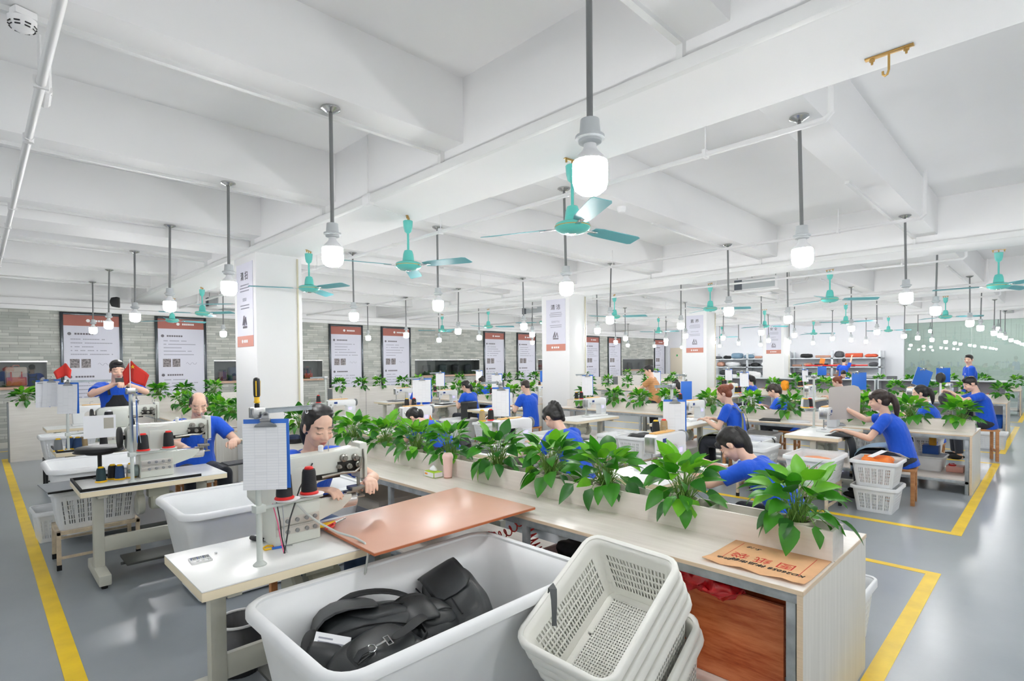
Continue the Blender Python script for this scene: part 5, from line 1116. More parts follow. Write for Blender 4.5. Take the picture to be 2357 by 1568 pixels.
tr5 = thing('tape_reel', 'black disc reel on a post above the black rimmed table', 'reel', (.72, 5.60, TZ)); MB().tube([(0, 0, 0), (0, 0, .21)], .015, 10).lathe([(.05, 0), (.05, .006), (.02, .012)], 14).obj('post', DARK, tr5); MB().lathe([(.0, .20), (.09, .20), (.11, .215), (.11, .22), (0, .22)], 28).obj('hub', DARK, tr5); MB().lathe([(.0, .222), (.175, .222), (.178, .226), (.165, .232), (.165, .256), (.155, .262), (.0, .262)], 36).obj('disc', DARK, tr5)
rim = thing('table_rim', 'black edging strip round the top of the balding man\'s table', 'edging', (.53, 5.05, TZ)); MB().box(0, .014, 0, .6, 0, .02).box(.014, .8, 0, .014, 0, .02).box(.014, .35, .586, .6, 0, .02).obj('strip', RUB, rim)
rim = thing('table_rim', 'black edging strip round the table corner before the man with the phone', 'edging', (.6, 7.54, TZ)); MB().box(0, .014, 0, .6, 0, .02).box(.014, .42, 0, .014, 0, .02).obj('strip', RUB, rim)
clipboard((.90, 5.13, 1.43), radians(81), 'blue clipboard seen edge on, hanging beside the red flag stand', .21, .33)
ns = thing('notice_sheet', 'white notice sheet with a small picture before the phone holding man', 'notice', (.97, 7.52, .90), radians(-4)); MB().box(-.14, .15, 0, .006, 0, .25).obj('sheet', PAPER, ns); MB().box(.04, .13, -.001, 0, .1, .22).obj('picture', mat('picture_grey', (176, 172, 160), .6), ns)
ph = thing('mobile_phone', 'black mobile phone held at the mouth of the man in black apron', 'phone', (1.235, 8.02, 1.52), radians(0), rot=(radians(80), 0, radians(8))); MB().box(-.035, .075, -.035, .035, -.004, .004).obj('phone_body', DARK, ph, bevel=.004)
gsh = thing('grey_panel', 'large grey rounded sheet hung on the stand before the pale aproned woman', 'panel', (7.98, 1.93, .92), radians(-42))
MB().prism([(-.21, .0), (-.19, -.0), (.17, .01), (.2, .03), (.21, .38), (.18, .425), (.12, .445), (-.19, .42), (-.215, .40)], 0, .006).obj('sheet', mat('warm_grey_board', (188, 182, 176), .7), gsh)
pe = thing('white_pen', 'white pen held by the woman in the pale blue apron', 'pen', (8.02, 1.93, 1.10), 0, rot=(radians(50), radians(20), radians(150))); MB().tube([(0, 0, -.06), (0, 0, .07)], .006, 8).obj('pen_barrel', WHITE, pe); MB().tube([(0, 0, .07), (0, 0, .085)], [.005, .001], 8).obj('pen_tip', DARK, pe)
# ------------------------------------------------------------------ posters, niches and the far side of the hall
PGR = mat('poster_lavender_white', (222, 222, 234), .6); PHD = mat('poster_header_terracotta', (172, 104, 92), .6); PFR = mat('poster_frame_dark_steel', (70, 74, 78), .25, .8); PHO = mat('poster_photo_grey', (128, 122, 124), .6, var=.4, vs=30); TXT = mat('poster_text_grey', (168, 168, 182), .8); TXD = mat('poster_heading_text', (120, 116, 124), .8)
rn = random.Random(5)
PLABEL = ['behind the man with the phone', 'behind the balding man', 'by the first column', 'beside the wide dark showcase', 'past the wide showcase', 'beside the second column', 'just past the second column', 'beside the striped man', 'by the far door']
for i, u in enumerate((1.34, 3.12, 7.59, 9.38, 13.84, 15.65, 20.15, 21.98, 26.3)):
    w, z0, z1 = 1.13, .38, 2.91; t = thing('framed_poster', 'tall framed lavender poster on the brick wall, '+PLABEL[i], 'poster', (u, YF-.03, 0), 0, 'tall posters on the brick wall')
    MB().box(0, .06, -.02, .03, z0, z1).box(w-.06, w, -.02, .03, z0, z1).box(.06, w-.06, -.02, .03, z1-.06, z1).box(.06, w-.06, -.02, .03, z0, z0+.06).obj('frame', PFR, t, bevel=.008)
    MB().box(.06, w-.06, -.004, .02, z0+.06, z1-.06).obj('sheet', PGR, t); MB().box(.06, w-.06, -.006, -.004, z1-.30, z1-.06).obj('header_band', PHD, t)
    g = MB().at((w*.44, -.006, z1-.18), (pi/2, 0, 0)).lathe([(.0, 0), (.04, 0), (.04, .002), (0, .002)], 6).at()
    for k in range(6): g.box(w*.52+k*.045, w*.52+k*.045+.034, -.008, -.006, z1-.205, z1-.16)
    g.obj('header_logo', WHITE, t); x0 = .16; m_ = MB(); hd = MB(); z = z1-.48
    for blk in range(2):
        hd.at((x0, -.005, z), (pi/2, 0, 0)).lathe([(.0, 0), (.035, 0), (.035, .002), (0, .002)], 12).at()
        for k in range(7): hd.box(x0+.09+k*.05, x0+.09+k*.05+.038, -.007, -.004, z-.02, z+.02)
        z -= .12
        for ln in range(5):
            L = rn.uniform(.35, .8); x = x0+.02
            while x < x0+L: m_.box(x, x+.024, -.006, -.004, z-.011, z+.011); x += .03 if rn.random() > .08 else .07
            z -= .085
        z -= .06
        if blk == 0:
            q = MB()
            for k in range(2): q.box(x0+k*.2, x0+k*.2+.17, -.006, -.004, z-.16, z+.04)
            q.obj('small_photo', PHO, t); m_.tube([(x0+.5+k*.03, -.005, z-.08+.03*sin(k*1.7)) for k in range(9)], .004, 4)
            z -= .36
    m_.obj('lettering', TXT, t); hd.obj('heading_lettering', TXD, t)
q = MB()
for i, (body, sub) in enumerate((('清 扫', 'SEISO'), ('清 洁', 'SEIKETSU'), ('素 养', 'SHITSUKE'), ('安 全', 'SAFETY'))):
    u0, u1, v0, v1 = CW[i]; w = .56 if i else .62; h = 1.15; z0 = 1.95; zt = z0+h; vc = (v0+v1)/2-.02
    t = thing('column_poster', 'narrow poster headed %s on the %s white column' % (('Cleaning', 'Cleanliness', 'Literacy', 'Safety')[i], ORD[i]), 'poster', (u0-.004, vc, 0), -pi/2, 'column posters')
    MB().box(-w/2, w/2, -.003, .003, z0, zt).obj('sheet', PGR, t); MB().box(-w/2, w/2, -.005, -.003, z0, z0+.15).obj('footer_band', mat('poster_footer_terracotta', (206, 138, 122), .6), t)
    txt(body, .125, INK, t, (0, -.005, zt-.22), (pi/2, 0, 0)); txt(sub, .06, TXT, t, (0, -.005, zt-.52), (pi/2, 0, 0)); m_ = MB()
    for z, L in ((zt-.30, .3), (zt-.34, .36), (zt-.38, .34), (zt-.58, .34), (zt-.62, .3)):
        x = -L/2
        while x < L/2: m_.box(x, x+.018, -.005, -.003, z-.008, z+.008); x += .023
    m_.obj('lettering', TXT, t); g = MB().tube([(-.07, -.005, z0+.30), (-.02, -.005, z0+.42), (-.01, -.005, z0+.3), (.04, -.005, z0+.40), (.07, -.005, z0+.30)], .012, 5).box(-.08, .08, -.006, -.003, z0+.255, z0+.285); g.obj('line_drawing', TXD, t)
    g = MB().at((-.1, -.006, z0+.075), (pi/2, 0, 0)).lathe([(.0, 0), (.028, 0), (.028, .002), (0, .002)], 6).at()
    for k in range(3): g.box(-.05+k*.055, -.05+k*.055+.04, -.007, -.005, z0+.055, z0+.095)
    g.obj('footer_logo', WHITE, t)
# display niches: dark back, warm sill, glass front, goods inside
NB = mat('niche_back_dark', (96, 100, 98), .5); SILL = mat('niche_sill_brown', (204, 168, 146), .5)
def ng():
    t = NT('niche_glass'); tr = t.n('ShaderNodeBsdfTransparent'); tr.inputs[0].default_value = (.9, .92, .92, 1); gl = t.n('ShaderNodeBsdfGlossy'); gl.inputs['Roughness'].default_value = .01; mx = t.n('ShaderNodeMixShader'); mx.inputs[0].default_value = .1
    t.l(tr.outputs[0], mx.inputs[1]); t.l(gl.outputs[0], mx.inputs[2]); t.l(mx.outputs[0], t.o.inputs[0]); return t.m
NG = ng()
for i, (a, b) in enumerate(NI):
    t = thing('display_showcase', 'dark glass-fronted showcase recessed in the brick wall, %s from the taped aisle' % ORD[i], 'showcase', (a, YF, 0), 0, 'recessed showcases'); w = b-a
    MB().box(0, w, .30, .34, 1.27, 1.81).box(0, .01, .0, .3, 1.27, 1.81).box(w-.01, w, .0, .3, 1.27, 1.81).obj('back', NB, t); MB().box(-.02, w+.02, -.05, .3, 1.22, 1.275).obj('sill', SILL, t); MB().box(0, w, .0, .3, 1.80, 1.82).box(-.01, w+.01, -.012, .0, 1.80, 1.825).obj('top_trim', STEEL, t)
    MB().box(.01, w-.01, .02, .026, 1.275, 1.80).obj('glass_front', NG, t)
def daybag(loc, rz, lab, c, c2, s=1):
    t = thing('display_backpack', lab, 'backpack', loc, rz, 'bags in the showcases'); m1 = mat('bag_%d_%d_%d' % c, c, .6); m2 = mat('bag_%d_%d_%d' % c2, c2, .6); t.scale = (s, s, s)
    MB().box(-.17, .17, -.07, .07, 0, .40).obj('body', m1, t, bevel=.05, seg=4); MB().box(-.155, .155, -.10, -.06, .02, .19).obj('front_pocket', m2, t, bevel=.03, seg=3)
    for x in (-.08, .08): MB().ribbon([(x, -.075, .30), (x, -.085, .22), (x, -.105, .16), (x, -.105, .12)], .022, .006, (1, 0, 0)).obj('buckle_strap', m2, t)
    MB().tube([(-.05, 0, .40), (-.04, 0, .43), (.04, 0, .43), (.05, 0, .40)], .009, 8).obj('handle', m2, t)
daybag((.62, YF+.16, 1.28), 0, 'beige and coral satchel backpack in the first showcase', (226, 206, 190), (222, 112, 86), 1.05); daybag((-.05, YF+.16, 1.28), 0, 'dark bag with red trim at the edge of the first showcase', (64, 60, 60), (200, 60, 50), .95)
daybag((4.98, YF+.17, 1.28), 0, 'navy bag hanging low in the second showcase', (62, 78, 108), (52, 64, 92), .9); daybag((4.68, YF+.17, 1.28), .3, 'small maroon bag in the second showcase', (110, 66, 66), (90, 50, 50), .6); daybag((7.0, YF+.17, 1.28), 0, 'dark bag with red peak in the second showcase', (50, 52, 56), (190, 60, 60), .8); daybag((6.3, YF+.17, 1.28), 0, 'charcoal bag in the second showcase beside the column', (52, 54, 58), (40, 42, 46), .85)
for k, (u, c) in enumerate(((11.3, (48, 54, 58)), (12.0, (70, 84, 86)), (12.6, (36, 38, 42)), (13.2, (58, 62, 70)), (17.3, (110, 80, 76)), (24.2, (52, 56, 60)), (25.2, (66, 70, 74)))):
    daybag((u, YF+.17, 1.28), 0, ('slate', 'grey-green', 'black', 'grey', 'brown', 'dark', 'pewter')[k]+' display bag in the %s showcase' % ('wide third' if k < 4 else 'fourth' if k == 4 else 'fifth'), c, tuple(x-10 for x in c), .9)
sw = MB().box(-.04, .04, -.012, 0, -.06, .06).obj('wall_switch', WHITE, None, (9.15, YF, 1.28), bevel=.003); tag(sw, 'small white switch plate on the brick wall between two posters', 'switch')
# door in the far wall
d = MB().box(XR-.05, XR+.0, 14.3, 15.15, .02, 2.42).obj('door_1', mat('beige_door', (222, 212, 192), .5), bevel=.004); struct(d); MB().box(-.0, .02, 0, .05, 0, .12).obj('door_handle', STEEL, d, (XR-.08, 14.38, 1.0)); MB().box(0, .01, 0, .08, 0, .1).obj('exit_mark', mat('exit_green', (40, 170, 90), .5), d, (XR-.06, 14.7, 1.95))
# shelving along the far wall
SHF = mat('shelf_pale_grey', (206, 212, 216), .5)
cols = [(30, 32, 34), (60, 64, 66), (222, 224, 226), (112, 140, 160), (226, 120, 80), (120, 122, 92), (210, 90, 60), (90, 92, 96), (196, 150, 130)]
cn = ['black', 'charcoal', 'white', 'steel blue', 'orange', 'olive', 'red-orange', 'grey', 'kraft brown']
for i, (v0, v1) in enumerate(((5.15, 8.75), (8.85, 12.4))):
    t = thing('storage_rack', 'pale grey open storage rack on the far wall, %s' % ('beside the glass partition' if i == 0 else 'beside the far door'), 'rack', (26.65, v0, 0), 0, 'storage racks'); L = v1-v0
    for y in (0, L*.5-.04, L-.08):
        for x in (0, .7): MB().box(x, x+.08, y, y+.08, 0, 2.1 if i == 0 and x == 0 and y != 0 else 2.05).obj('upright', SHF, t)
    for z in (.40, .92, 1.34, 1.73): MB().box(0, .78, 0, L, z, z+.05).obj('shelf', SHF, t)
    for lv, z in enumerate((.97, 1.39, 1.78)):
        y = .15; k = 0
        while y < L-.35:
            c = rn.randrange(len(cols)) if lv == 2 else rn.choice((0, 1, 1, 2, 3, 7, 8)); w = rn.uniform(.3, .75); h = rn.uniform(.12, .34) if lv == 2 else rn.uniform(.1, .26); k += 1
            m_ = mat('goods_%s' % cn[c].replace(' ', '_'), cols[c], .7); lab = '%s bundle, %s along the %s shelf of the rack %s' % (cn[c], ORD[k-1], ('lower', 'middle', 'top')[lv], 'by the glass' if i == 0 else 'by the door')
            if rn.random() < .45:
                g = thing('fabric_roll', lab.replace('bundle', 'fabric roll'), 'roll', (26.95, v0+y+w/2, z+h*.32)); MB().at((0, 0, 0), (pi/2, 0, 0)).lathe([(.0, -w/2), (h*.3, -w/2), (h*.31, 0), (h*.3, w/2), (0, w/2)], 14).obj('roll', m_, g)
            else:
                g = thing('fabric_bundle', lab, 'bundle', (26.95, v0+y+w/2, z+h/2)); soft(blob(MB(), .4, w, h, .1, k*7+lv, .025), 'cloth', m_, g, 1)
            y += w+rn.uniform(.03, .14)
rs_ = thing('red_rail', 'long red-orange strip lying on the rack beside the reaching person', 'strip', (26.62, 5.6, 1.42)); MB().box(0, .03, 0, 2.4, 0, .05).obj('strip', RED, rs_)
od = thing('orange_tag', 'orange tag hanging from the rack upright', 'tag', (26.64, 7.2, 1.73), 0, rot=(radians(12), 0, 0)); MB().box(-.012, .0, 0, .2, -.24, 0).obj('card', ORANGE, od)
ct_ = thing('long_counter', 'long white counter before the far racks', 'counter', (25.0, 5.0, 0)); MB().box(-.35, .4, 0, 7.4, .80, .85).obj('counter_top', WHITE, ct_); MB().box(-.3, .35, .05, 7.35, 0, .80).obj('counter_body', SHF, ct_)
for k, (y, w, h) in enumerate(((1.2, .8, .16), (2.2, .6, .12), (3.5, 1.0, .3), (4.8, .9, .34), (5.7, .6, .2))):
    g = thing('fabric_bundle', 'heap of white wadding on the long far counter, %s along it' % ORD[k], 'bundle', (25.0, 5.0+y, .85+h/2)); soft(blob(MB(), .5, w, h, .1, k+70, .04), 'cloth', WHITE, g, 1)
# low cubby cabinets with rolled papers before the rear bay
for i, (v0, v1) in enumerate(((.9, 3.7), (3.75, 6.6), (6.65, 9.5))):
    t = thing('cubby_cabinet', 'low pale cubby cabinet with rolled papers, %s from the aisle' % ORD[i], 'cabinet', (18.75, v0, 0), 0, 'cubby cabinets'); L = v1-v0
    MB().box(.02, .36, .02, L-.02, 0, .1).obj('plinth', SHF, t); MB().box(0, .4, 0, L, 1.07, 1.10).box(0, .4, 0, L, .1, .13).box(0, .4, 0, L, .6, .62).obj('board', SHF, t); MB().box(.38, .4, 0, L, .13, 1.07).obj('back', mat('cubby_back_grey', (150, 150, 156), .6), t)  # back board in a plain darker grey than the shelves
    for y in (0, L/3, 2*L/3, L-.03): MB().box(0, .38, y, y+.03, .13, 1.07).obj('upright', SHF, t)
    for c in range(3):
        for k in range(4):
            p = MB().tube([(0, 0, 0), (.3, .02, .03)], .035, 8).obj('paper_roll', mat('salmon_paper', (216, 150, 124), .7), None, (18.72, v0+L*c/3+.25+.11*k, .66+.035*(k % 2)+.02)); tag(p, 'salmon paper roll %s in the %s cubby of the %s cabinet' % (('leftover', 'beside it', 'third over', 'at the end')[0] if False else ORD[k], ORD[c], ORD[i]), 'paper roll', 'salmon paper rolls')
gc = thing('metal_locker', 'dark grey waste bin beside the far rack by the glass', 'bin', (26.4, 4.9, 0)); MB().box(0, .4, -.3, .0, 0, 1.0).obj('locker_body', mat('dark_grey_steel', (92, 94, 98), .5), gc, bevel=.02)
# air conditioners, detectors, speaker
def cassette(loc, rz, lab):
    t = thing('air_conditioner', lab, 'air conditioner', loc, rz, 'ceiling air conditioners'); MB().box(-.45, .45, -.45, .45, 0, .26).obj('casing', WHITE, t, bevel=.01); MB().box(-.50, .50, -.50, .50, -.04, 0).obj('fascia', WHITE, t, bevel=.012); MB().box(-.25, .25, -.25, .25, -.046, -.04).obj('grille', mat('grille_grey', (190, 194, 198), .5), t)
    MB().box(-.46, -.45, -.40, .40, .04, .22).obj('side_panel', mat('foil_grey', (186, 192, 194), .3, .5), t); MB().box(-.475, -.455, .28, .44, .03, .24).obj('control_box', mat('slate_grey', (84, 90, 100), .5), t); MB().tube([(.3, -.45, .15), (.5, -.7, .2), (.7, -.75, .45)], .03, 8).obj('hose', PW, t)
    for x in (-.4, .4):
        for y in (-.4, .4): MB().tube([(x, y, .26), (x, y, .7)], .006, 6).obj('hanger', METAL, t)
cassette((12.3, 4.55, 3.2), 0, 'white cassette air conditioner hung between the second and third workbenches'); cassette((12.9, 11.6, 3.2), 0, 'white cassette air conditioner beyond the second column'); cassette((4.5, 14.2, 3.1), 0, 'white cassette air conditioner near the brick wall')
sd_ = thing('smoke_detector', 'white domed smoke detector on a bracket at the first cross beam', 'detector', (.19, 3.43, 3.37), radians(20)); sd_.scale = (.85, .85, .85); MB().box(-.05, .05, -.05, .05, -.045, -.005).obj('base_plate', WHITE, sd_, bevel=.006); MB().lathe([(.0, -.115), (.03, -.113), (.05, -.10), (.062, -.07), (.064, -.05), (.05, -.042), (0, -.042)], 24).obj('dome', WHITE, sd_)
g = MB()
for k in range(8): a = k*pi/4; g.at((.053*cos(a), .053*sin(a), -.098), (0, radians(50), a)).box(-.004, .004, -.012, .012, -.002, .003).at((.059*cos(a), .059*sin(a), -.083), (0, radians(65), a)).box(-.003, .003, -.013, .013, -.002, .003)
g.obj('vent_slot', DARK, sd_)
s5 = thing('smoke_detector', 'small white smoke detector under the beam left of the lamp rod before the second column', 'detector', (5.0, 3.33, 3.37)); s5['label'] = 'small white smoke detector under the cross beam behind the nearest teal fan'; MB().lathe([(.0, -.07), (.04, -.06), (.05, -.03), (.05, 0), (0, 0)], 18).obj('dome', WHITE, s5)
sp_ = thing('wall_speaker', 'black wedge speaker above the first poster', 'speaker', (2.27, 14.9, 3.03), radians(-30)); MB().prism([(-.06, 0), (.06, -.02), (.06, .22), (-.06, .2), (-.1, .1)], -.08, .08).obj('cabinet', DARK, sp_, bevel=.02)
jb = thing('junction_box', 'white junction box on the main beam face with a cable to the teal fan', 'box', (2.64, 4.55, 3.23)); MB().box(-.03, .03, -.06, .06, -.05, .05).obj('box_body', WHITE, jb, bevel=.008); MB().tube([(0, 0, .05), (0, 0, .6)], .008, 6).tube([(.03, 0, -.03), (.2, .05, -.035), (.5, .12, -.04)], .004, 6).obj('cable_run', PW, jb)
# lamps added to brighten the passage behind the glass
for k, (u, v) in enumerate(((29.6, 3.9), (29.6, 1.7), (29.6, -.5), (29.6, -2.7), (29.6, -4.9))): dup(L0, (u, v, SLAB), 0, 'pendant bulb added to brighten the passage behind the glass partition', 'added passage bulbs')
# --- loose things on and around the benches
def sheets(loc, rz, lab, c=(60, 62, 66), w=.4, d=.28, n=3, name='cut_pieces'):
    t = thing(name, lab, 'cut pieces' if name == 'cut_pieces' else 'papers', loc, rz, 'stacks of cut pieces'); m_ = mat('piece_%d_%d' % (c[0], c[2]), c, .7); r = random.Random(int(loc[0]*100+loc[1]*10))
    for k in range(n): a = r.uniform(-.25, .25); MB().at((r.uniform(-.03, .03), r.uniform(-.03, .03), .006*k), (0, 0, a)).slab([(-w/2, -d/2), (w/2*.9, -d/2), (w/2, d/2*.7), (-w/2*.8, d/2)], 0, .005).obj('sheet', m_ if k != n-1 or c[0] > 150 else m_, t)
    return t
sheets((7.55, 1.86, TZ), .1, 'black cut piece under the hand of the pale aproned woman', (50, 52, 56), .5, .22)
sheets((1.75, 5.45, TZ), .1, 'dark cut pieces on the low table beside the balding man', (70, 72, 76), .34, .2)
sheets((9.0, 1.6, BTOP), .3, 'white patterns on the second workbench beside the pale aproned woman', (236, 236, 238), .55, .26); sheets((8.95, 2.3, BTOP), .2, 'grey patterns on the second workbench behind the white ones', (150, 152, 158), .4, .25)
sheets((8.95, 3.2, BTOP), .3, 'black fabric pieces on the second workbench behind the red-haired woman', (40, 42, 46), .4, .3); sheets((8.98, 2.8, BTOP), .5, 'white pieces on the second workbench next to the black ones', (232, 233, 236), .4, .28)
sheets((8.98, 4.6, BTOP), .2, 'thin black straps on the second workbench near its planter', (36, 38, 42), .5, .05); sheets((8.95, 7.0, BTOP), .4, 'black strips on the second workbench before its column', (40, 42, 46), .45, .1, 4)
sheets((4.3, 3.0, TZ-.0), .4, 'white and brown pieces beside the braided woman, behind the planter', (226, 214, 204), .5, .3) if False else None
sheets((4.15, 2.42, TZ), .2, 'white sheets on the table of the long-ponytailed woman', (236, 236, 240), .4, .3); sheets((3.85, 4.25, TZ), .3, 'striped dark pieces on the table of the braided woman', (90, 92, 96), .3, .3, 4); sheets((4.4, 4.3, TZ), .3, 'pale brown pieces on the table of the braided woman', (196, 168, 150), .3, .25)
sheets((10.75, 2.2, TZ), .3, 'kraft cut pieces stacked behind the grey sheet on the rear table', (206, 176, 150), .5, .3, 6); sheets((10.8, 4.3, TZ), .3, 'white papers on the table of the woman with loose ponytail', (236, 236, 238), .5, .3); sheets((10.4, 6.4, TZ), .3, 'white papers before the striped man', (238, 238, 240), .5, .3)
sheets((7.6, 7.95, TZ), .3, 'dark straps on the table of the cropped-haired man', (44, 46, 50), .5, .2, 4); sheets((7.5, 9.75, TZ), .3, 'black pieces on the table of the woman with low ponytail', (44, 46, 50), .5, .3, 4); sheets((7.4, 11.5, TZ), .3, 'grey pieces before the short-haired person', (120, 122, 128), .5, .3, 4)
sheets((2.6, 8.9, BTOP), .2, 'white papers on the front workbench beyond its column', (236, 236, 238), .4, .3); sheets((2.62, 10.0, BTOP), .2, 'black folded pieces on the front workbench far beyond its column', (50, 52, 56), .4, .3, 4)
bp = thing('black_backpack', 'black box-shaped backpack standing on the brown stool before the low-ponytailed woman', 'backpack', (7.35, 8.7, .45), radians(10)); MB().box(-.16, .16, -.1, .1, 0, .44).obj('body', FABG, bp, bevel=.03, seg=3); MB().box(-.12, .12, -.125, -.09, .03, .34).obj('front_pocket', FAB, bp, bevel=.012); MB().ribbon([(.12, .1, .42), (.16, .16, .3), (.14, .16, .12), (.12, .1, .03)], .05, .012, (1, 0, 0)).obj('shoulder_strap', FAB, bp); MB().box(-.165, .165, -.105, .105, .36, .44).obj('top_flap', FABG, bp, bevel=.03, seg=3)
def bstool(loc, lab, w=.75, d=.32, h=.45):
    t = thing('wooden_stool', lab, 'stool', (loc[0], loc[1], 0), 0, 'brown stools'); MB().box(-w/2, w/2, -d/2, d/2, h-.035, h).obj('seat', STOOLW, t, bevel=.005)
    for x in (-w/2+.05, w/2-.05):
        for y in (-d/2+.04, d/2-.04): MB().box(x-.03, x+.03, y-.025, y+.025, 0, h-.035).obj('leg', STOOLW, t, bevel=.003)
    MB().box(-w/2+.05, w/2-.05, -d/2+.02, -d/2+.04, h-.11, h-.035).box(-w/2+.05, w/2-.05, d/2-.04, d/2-.02, h-.11, h-.035).obj('apron_rail', STOOLW, t)
bstool((7.95, 5.0), 'brown wooden stool at the empty table, behind the front planter'); bstool((7.35, 8.7), 'brown wooden stool carrying the black backpack', .6, .34, .445)
b5 = bag((6.35, 7.7, .22), (radians(60), radians(10), radians(30)), 'black bag slumped beside the orange cone behind the front planter', .45, .32, .2, 31, False)
oc = thing('orange_pennant', 'orange pointed cloth sticking up behind the front planter', 'cloth', (4.62, 6.30, TZ-.005), radians(-45)); MB().prism([(-.06, 0), (.07, 0), (-.02, .2)], 0, .006).obj('cloth', ORANGE, oc)
ar = thing('white_band', 'curved white padded band arching out of the crate before the cropped-haired man', 'band', (6.9, 7.5, .36), radians(-40)); soft(MB().ribbon([(-.25, 0, 0), (-.22, 0, .2), (-.1, 0, .34), (.1, 0, .40), (.4, 0, .41)], .1, .02, (0, 1, 0)), 'band', WHITE, ar, 2)
ob = thing('orange_cloth', 'orange and white cloth heaped in the crate stacked behind the front planter', 'cloth', (7.24, 1.42, .545)); soft(blob(MB(), .36, .3, .14, .1, 51, .04), 'cloth', ORANGE, ob, 1)
wp = thing('paper_strip', 'white paper strip hanging out of the crate of orange cloth', 'paper', (7.24, 1.36, .61), radians(-30)); MB().ribbon([(-.2, 0, 0), (.0, 0, .06), (.18, 0, .02), (.3, -.02, -.04)], .07, .003, (0, 1, 0)).obj('strip', PAPER, wp)
op = thing('orange_pieces', 'flat orange pieces filling the crate below the pale aproned woman', 'cut pieces', (6.84, 1.95, .50)); soft(blob(MB(), .46, .34, .16, .1, 54, .01), 'cloth', mat('salmon_orange_cloth', (236, 160, 118), .7), op, 1)
bf = thing('fabric_bundle', 'black fabric in the crate before the red-haired woman', 'bundle', (7.05, 4.38, .55)); soft(blob(MB(), .5, .32, .16, .1, 57, .03), 'cloth', FAB, bf, 1)
df = thing('fabric_bundle', 'dark pieces in the crate beside the pale aproned woman', 'bundle', (9.2, 1.95, .60)); soft(blob(MB(), .4, .3, .12, .1, 58, .04), 'cloth', FAB, df, 1)
for k, (x, lab) in enumerate(((7.32, 'black strap hanging over the plain white bin, towards its crate'), (7.72, 'long black strap dangling from the plain white bin'))): t = thing('hanging_strap', lab, 'strap', (x, 2.735, .62)); MB().ribbon([(0, .04, -.02), (0, .0, .012), (0, -.03, -.02), (.01, -.035, -.2), (.0, -.04, -.2-.18*k)], .035, .004, (1, 0, 0)).obj('webbing', FAB, t)
kb = thing('black_cloth', 'black fabric draped from the table before the pale aproned woman', 'cloth', (7.5, 1.78, .70)); soft(MB().ribbon([(0, .02, .07), (0, -.03, .05), (0, -.06, -.1), (0, -.05, -.3)], .36, .01, (1, 0, 0)), 'cloth', FAB, kb, 1)
pbx = thing('pink_box', 'small pink box on the lower shelf of the second workbench', 'box', (9.32, .95, .182)); MB().box(-.11, .11, -.09, .09, 0, .08).obj('box', mat('salmon_pink_plastic', (238, 176, 160), .45), pbx, bevel=.008); soft(blob(MB().at((-.04, .03, .08)), .1, .08, .05, .1, 61), 'red_pieces', RED, pbx, 1)
bbx = thing('blue_box', 'small dark blue box on the second workbench shelf behind the pink one', 'box', (9.4, 1.22, .385)); MB().box(-.09, .09, -.09, .09, 0, .12).obj('box', mat('royal_blue_plastic', (30, 82, 160), .45), bbx, bevel=.006)
abt = thing('amber_bottle', 'amber pump bottle standing on the dark blue box', 'bottle', (9.36, 1.20, .506)); MB().lathe([(.0, 0), (.04, 0), (.045, .02), (.04, .1), (.02, .13), (.018, .15), (0, .15)], 18).obj('bottle_body', mat('amber_plastic', (206, 148, 40), .25), abt); MB().lathe([(.0, .15), (.022, .15), (.022, .175), (.008, .18), (.008, .21), (0, .21)], 14).obj('pump_cap', mat('cap_orange_brown', (210, 110, 40), .4), abt)
blc = put_bin('plastic_crate', BOX, (15.9, 1.0, .182), 0, 'bright blue plastic crate on the third workbench shelf', 'crate', 'blue crates', sc=(.85, .9, .5))
for c in blc.children: me = c.data.copy(); me.materials[0] = mat('crate_blue', (30, 104, 214), .4); c.data = me
bb2 = bag((11.66, 1.32, .98), (radians(70), radians(12), radians(20)), 'black bag held by the seated man at the bench end', .36, .28, .14, 66, False)
fn = thing('desk_fan', 'small round black and white fan by the second workbench far seats', 'fan', (14.9, 1.78, 1.08)); MB().at((0, 0, .2), (pi/2, 0, radians(40))).lathe([(.0, -.04), (.1, -.04), (.12, 0), (.1, .04), (0, .04)], 20).obj('guard', DARK, fn); MB().tube([(0, 0, -.25), (0, 0, .12)], .02, 10).obj('stem', WHITE, fn)
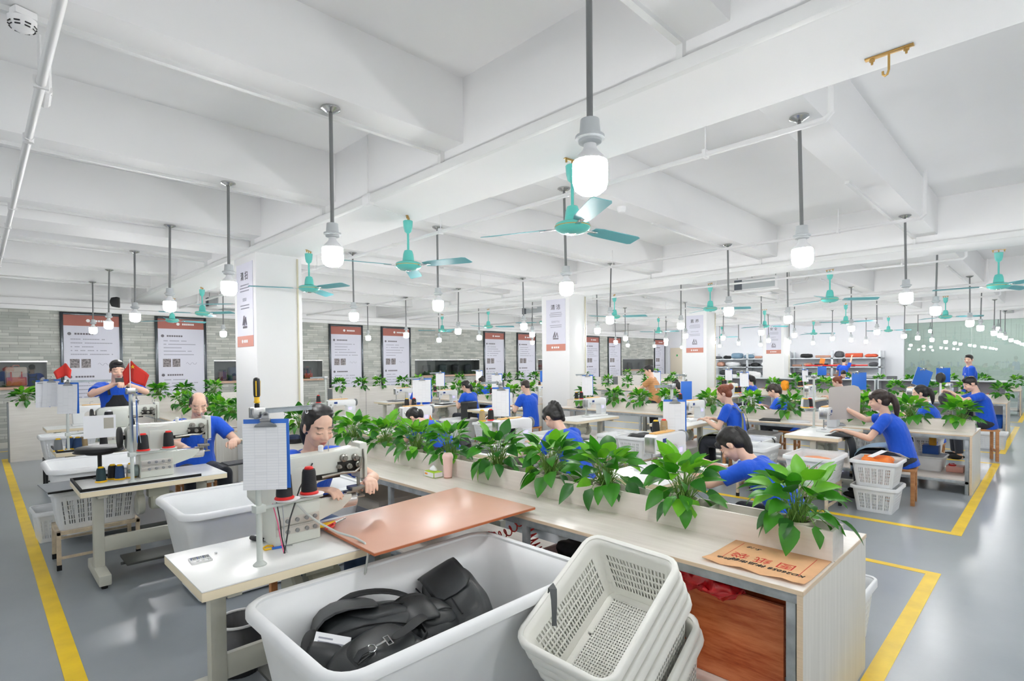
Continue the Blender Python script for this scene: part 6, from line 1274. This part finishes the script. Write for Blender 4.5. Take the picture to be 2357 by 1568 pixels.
qf = thing('hose_reel_stand', 'chrome clothes rail by the glass partition', 'rail', (22.5, .15, 0)); MB().tube([(0, 0, 0), (0, 0, .95), (1.4, 0, .95), (1.4, 0, 0)], .02, 8).tube([(0, -.3, .02), (0, .3, .02)], .02, 8).tube([(1.4, -.3, .02), (1.4, .3, .02)], .02, 8).tube([(0, 0, .4), (1.4, 0, .4)], .015, 8).obj('rail_frame', STEEL, qf)
yv = thing('orange_vest', 'orange cloth standing among the third workbench plants', 'cloth', (15.75, 5.25, .90)); soft(blob(MB().at((0, 0, .1)), .2, .2, .26, .1, 77, .02), 'cloth', mat('bright_orange_cloth', (250, 160, 30), .7), yv, 1)
# ------------------------------------------------------------------ camera, light, view
yaw, pit, rol = radians(45.2193), radians(-1.1278), radians(-.52127)
fw = V((cos(yaw)*cos(pit), sin(yaw)*cos(pit), sin(pit))); rt = V((sin(yaw), -cos(yaw), 0)); up = rt.cross(fw)
r2 = rt*cos(rol)+up*sin(rol); u2 = -rt*sin(rol)+up*cos(rol)
cd = bpy.data.cameras.new('camera'); cam = bpy.data.objects.new('camera', cd); COL.objects.link(cam)
R = M((r2, u2, -fw)).transposed().to_4x4(); cam.matrix_world = M.Translation((0, 0, 1.70)) @ R
cd.sensor_width = 36; cd.lens = 1245.06/2357*36; cd.shift_y = (858.93-784)/2357; cd.clip_start = .05; cd.clip_end = 200
SC.camera = cam
w = bpy.data.worlds.new('world'); SC.world = w; w.use_nodes = True; w.node_tree.nodes['Background'].inputs[0].default_value = (.9, .95, 1, 1); w.node_tree.nodes['Background'].inputs[1].default_value = .6
SC.view_settings.view_transform = 'Standard'; SC.view_settings.look = 'None'; SC.view_settings.gamma = 1; SC.view_settings.exposure = 0.92; SC.view_settings.use_curve_mapping = False
cy = SC.cycles; cy.max_bounces = 6; cy.diffuse_bounces = 5; cy.glossy_bounces = 3; cy.transmission_bounces = 4; cy.transparent_max_bounces = 8
cy.use_denoising = True; cy.use_light_tree = False; cy.sample_clamp_indirect = 6; cy.caustics_reflective = False; cy.caustics_refractive = False; cy.use_adaptive_sampling = True; cy.adaptive_threshold = .03
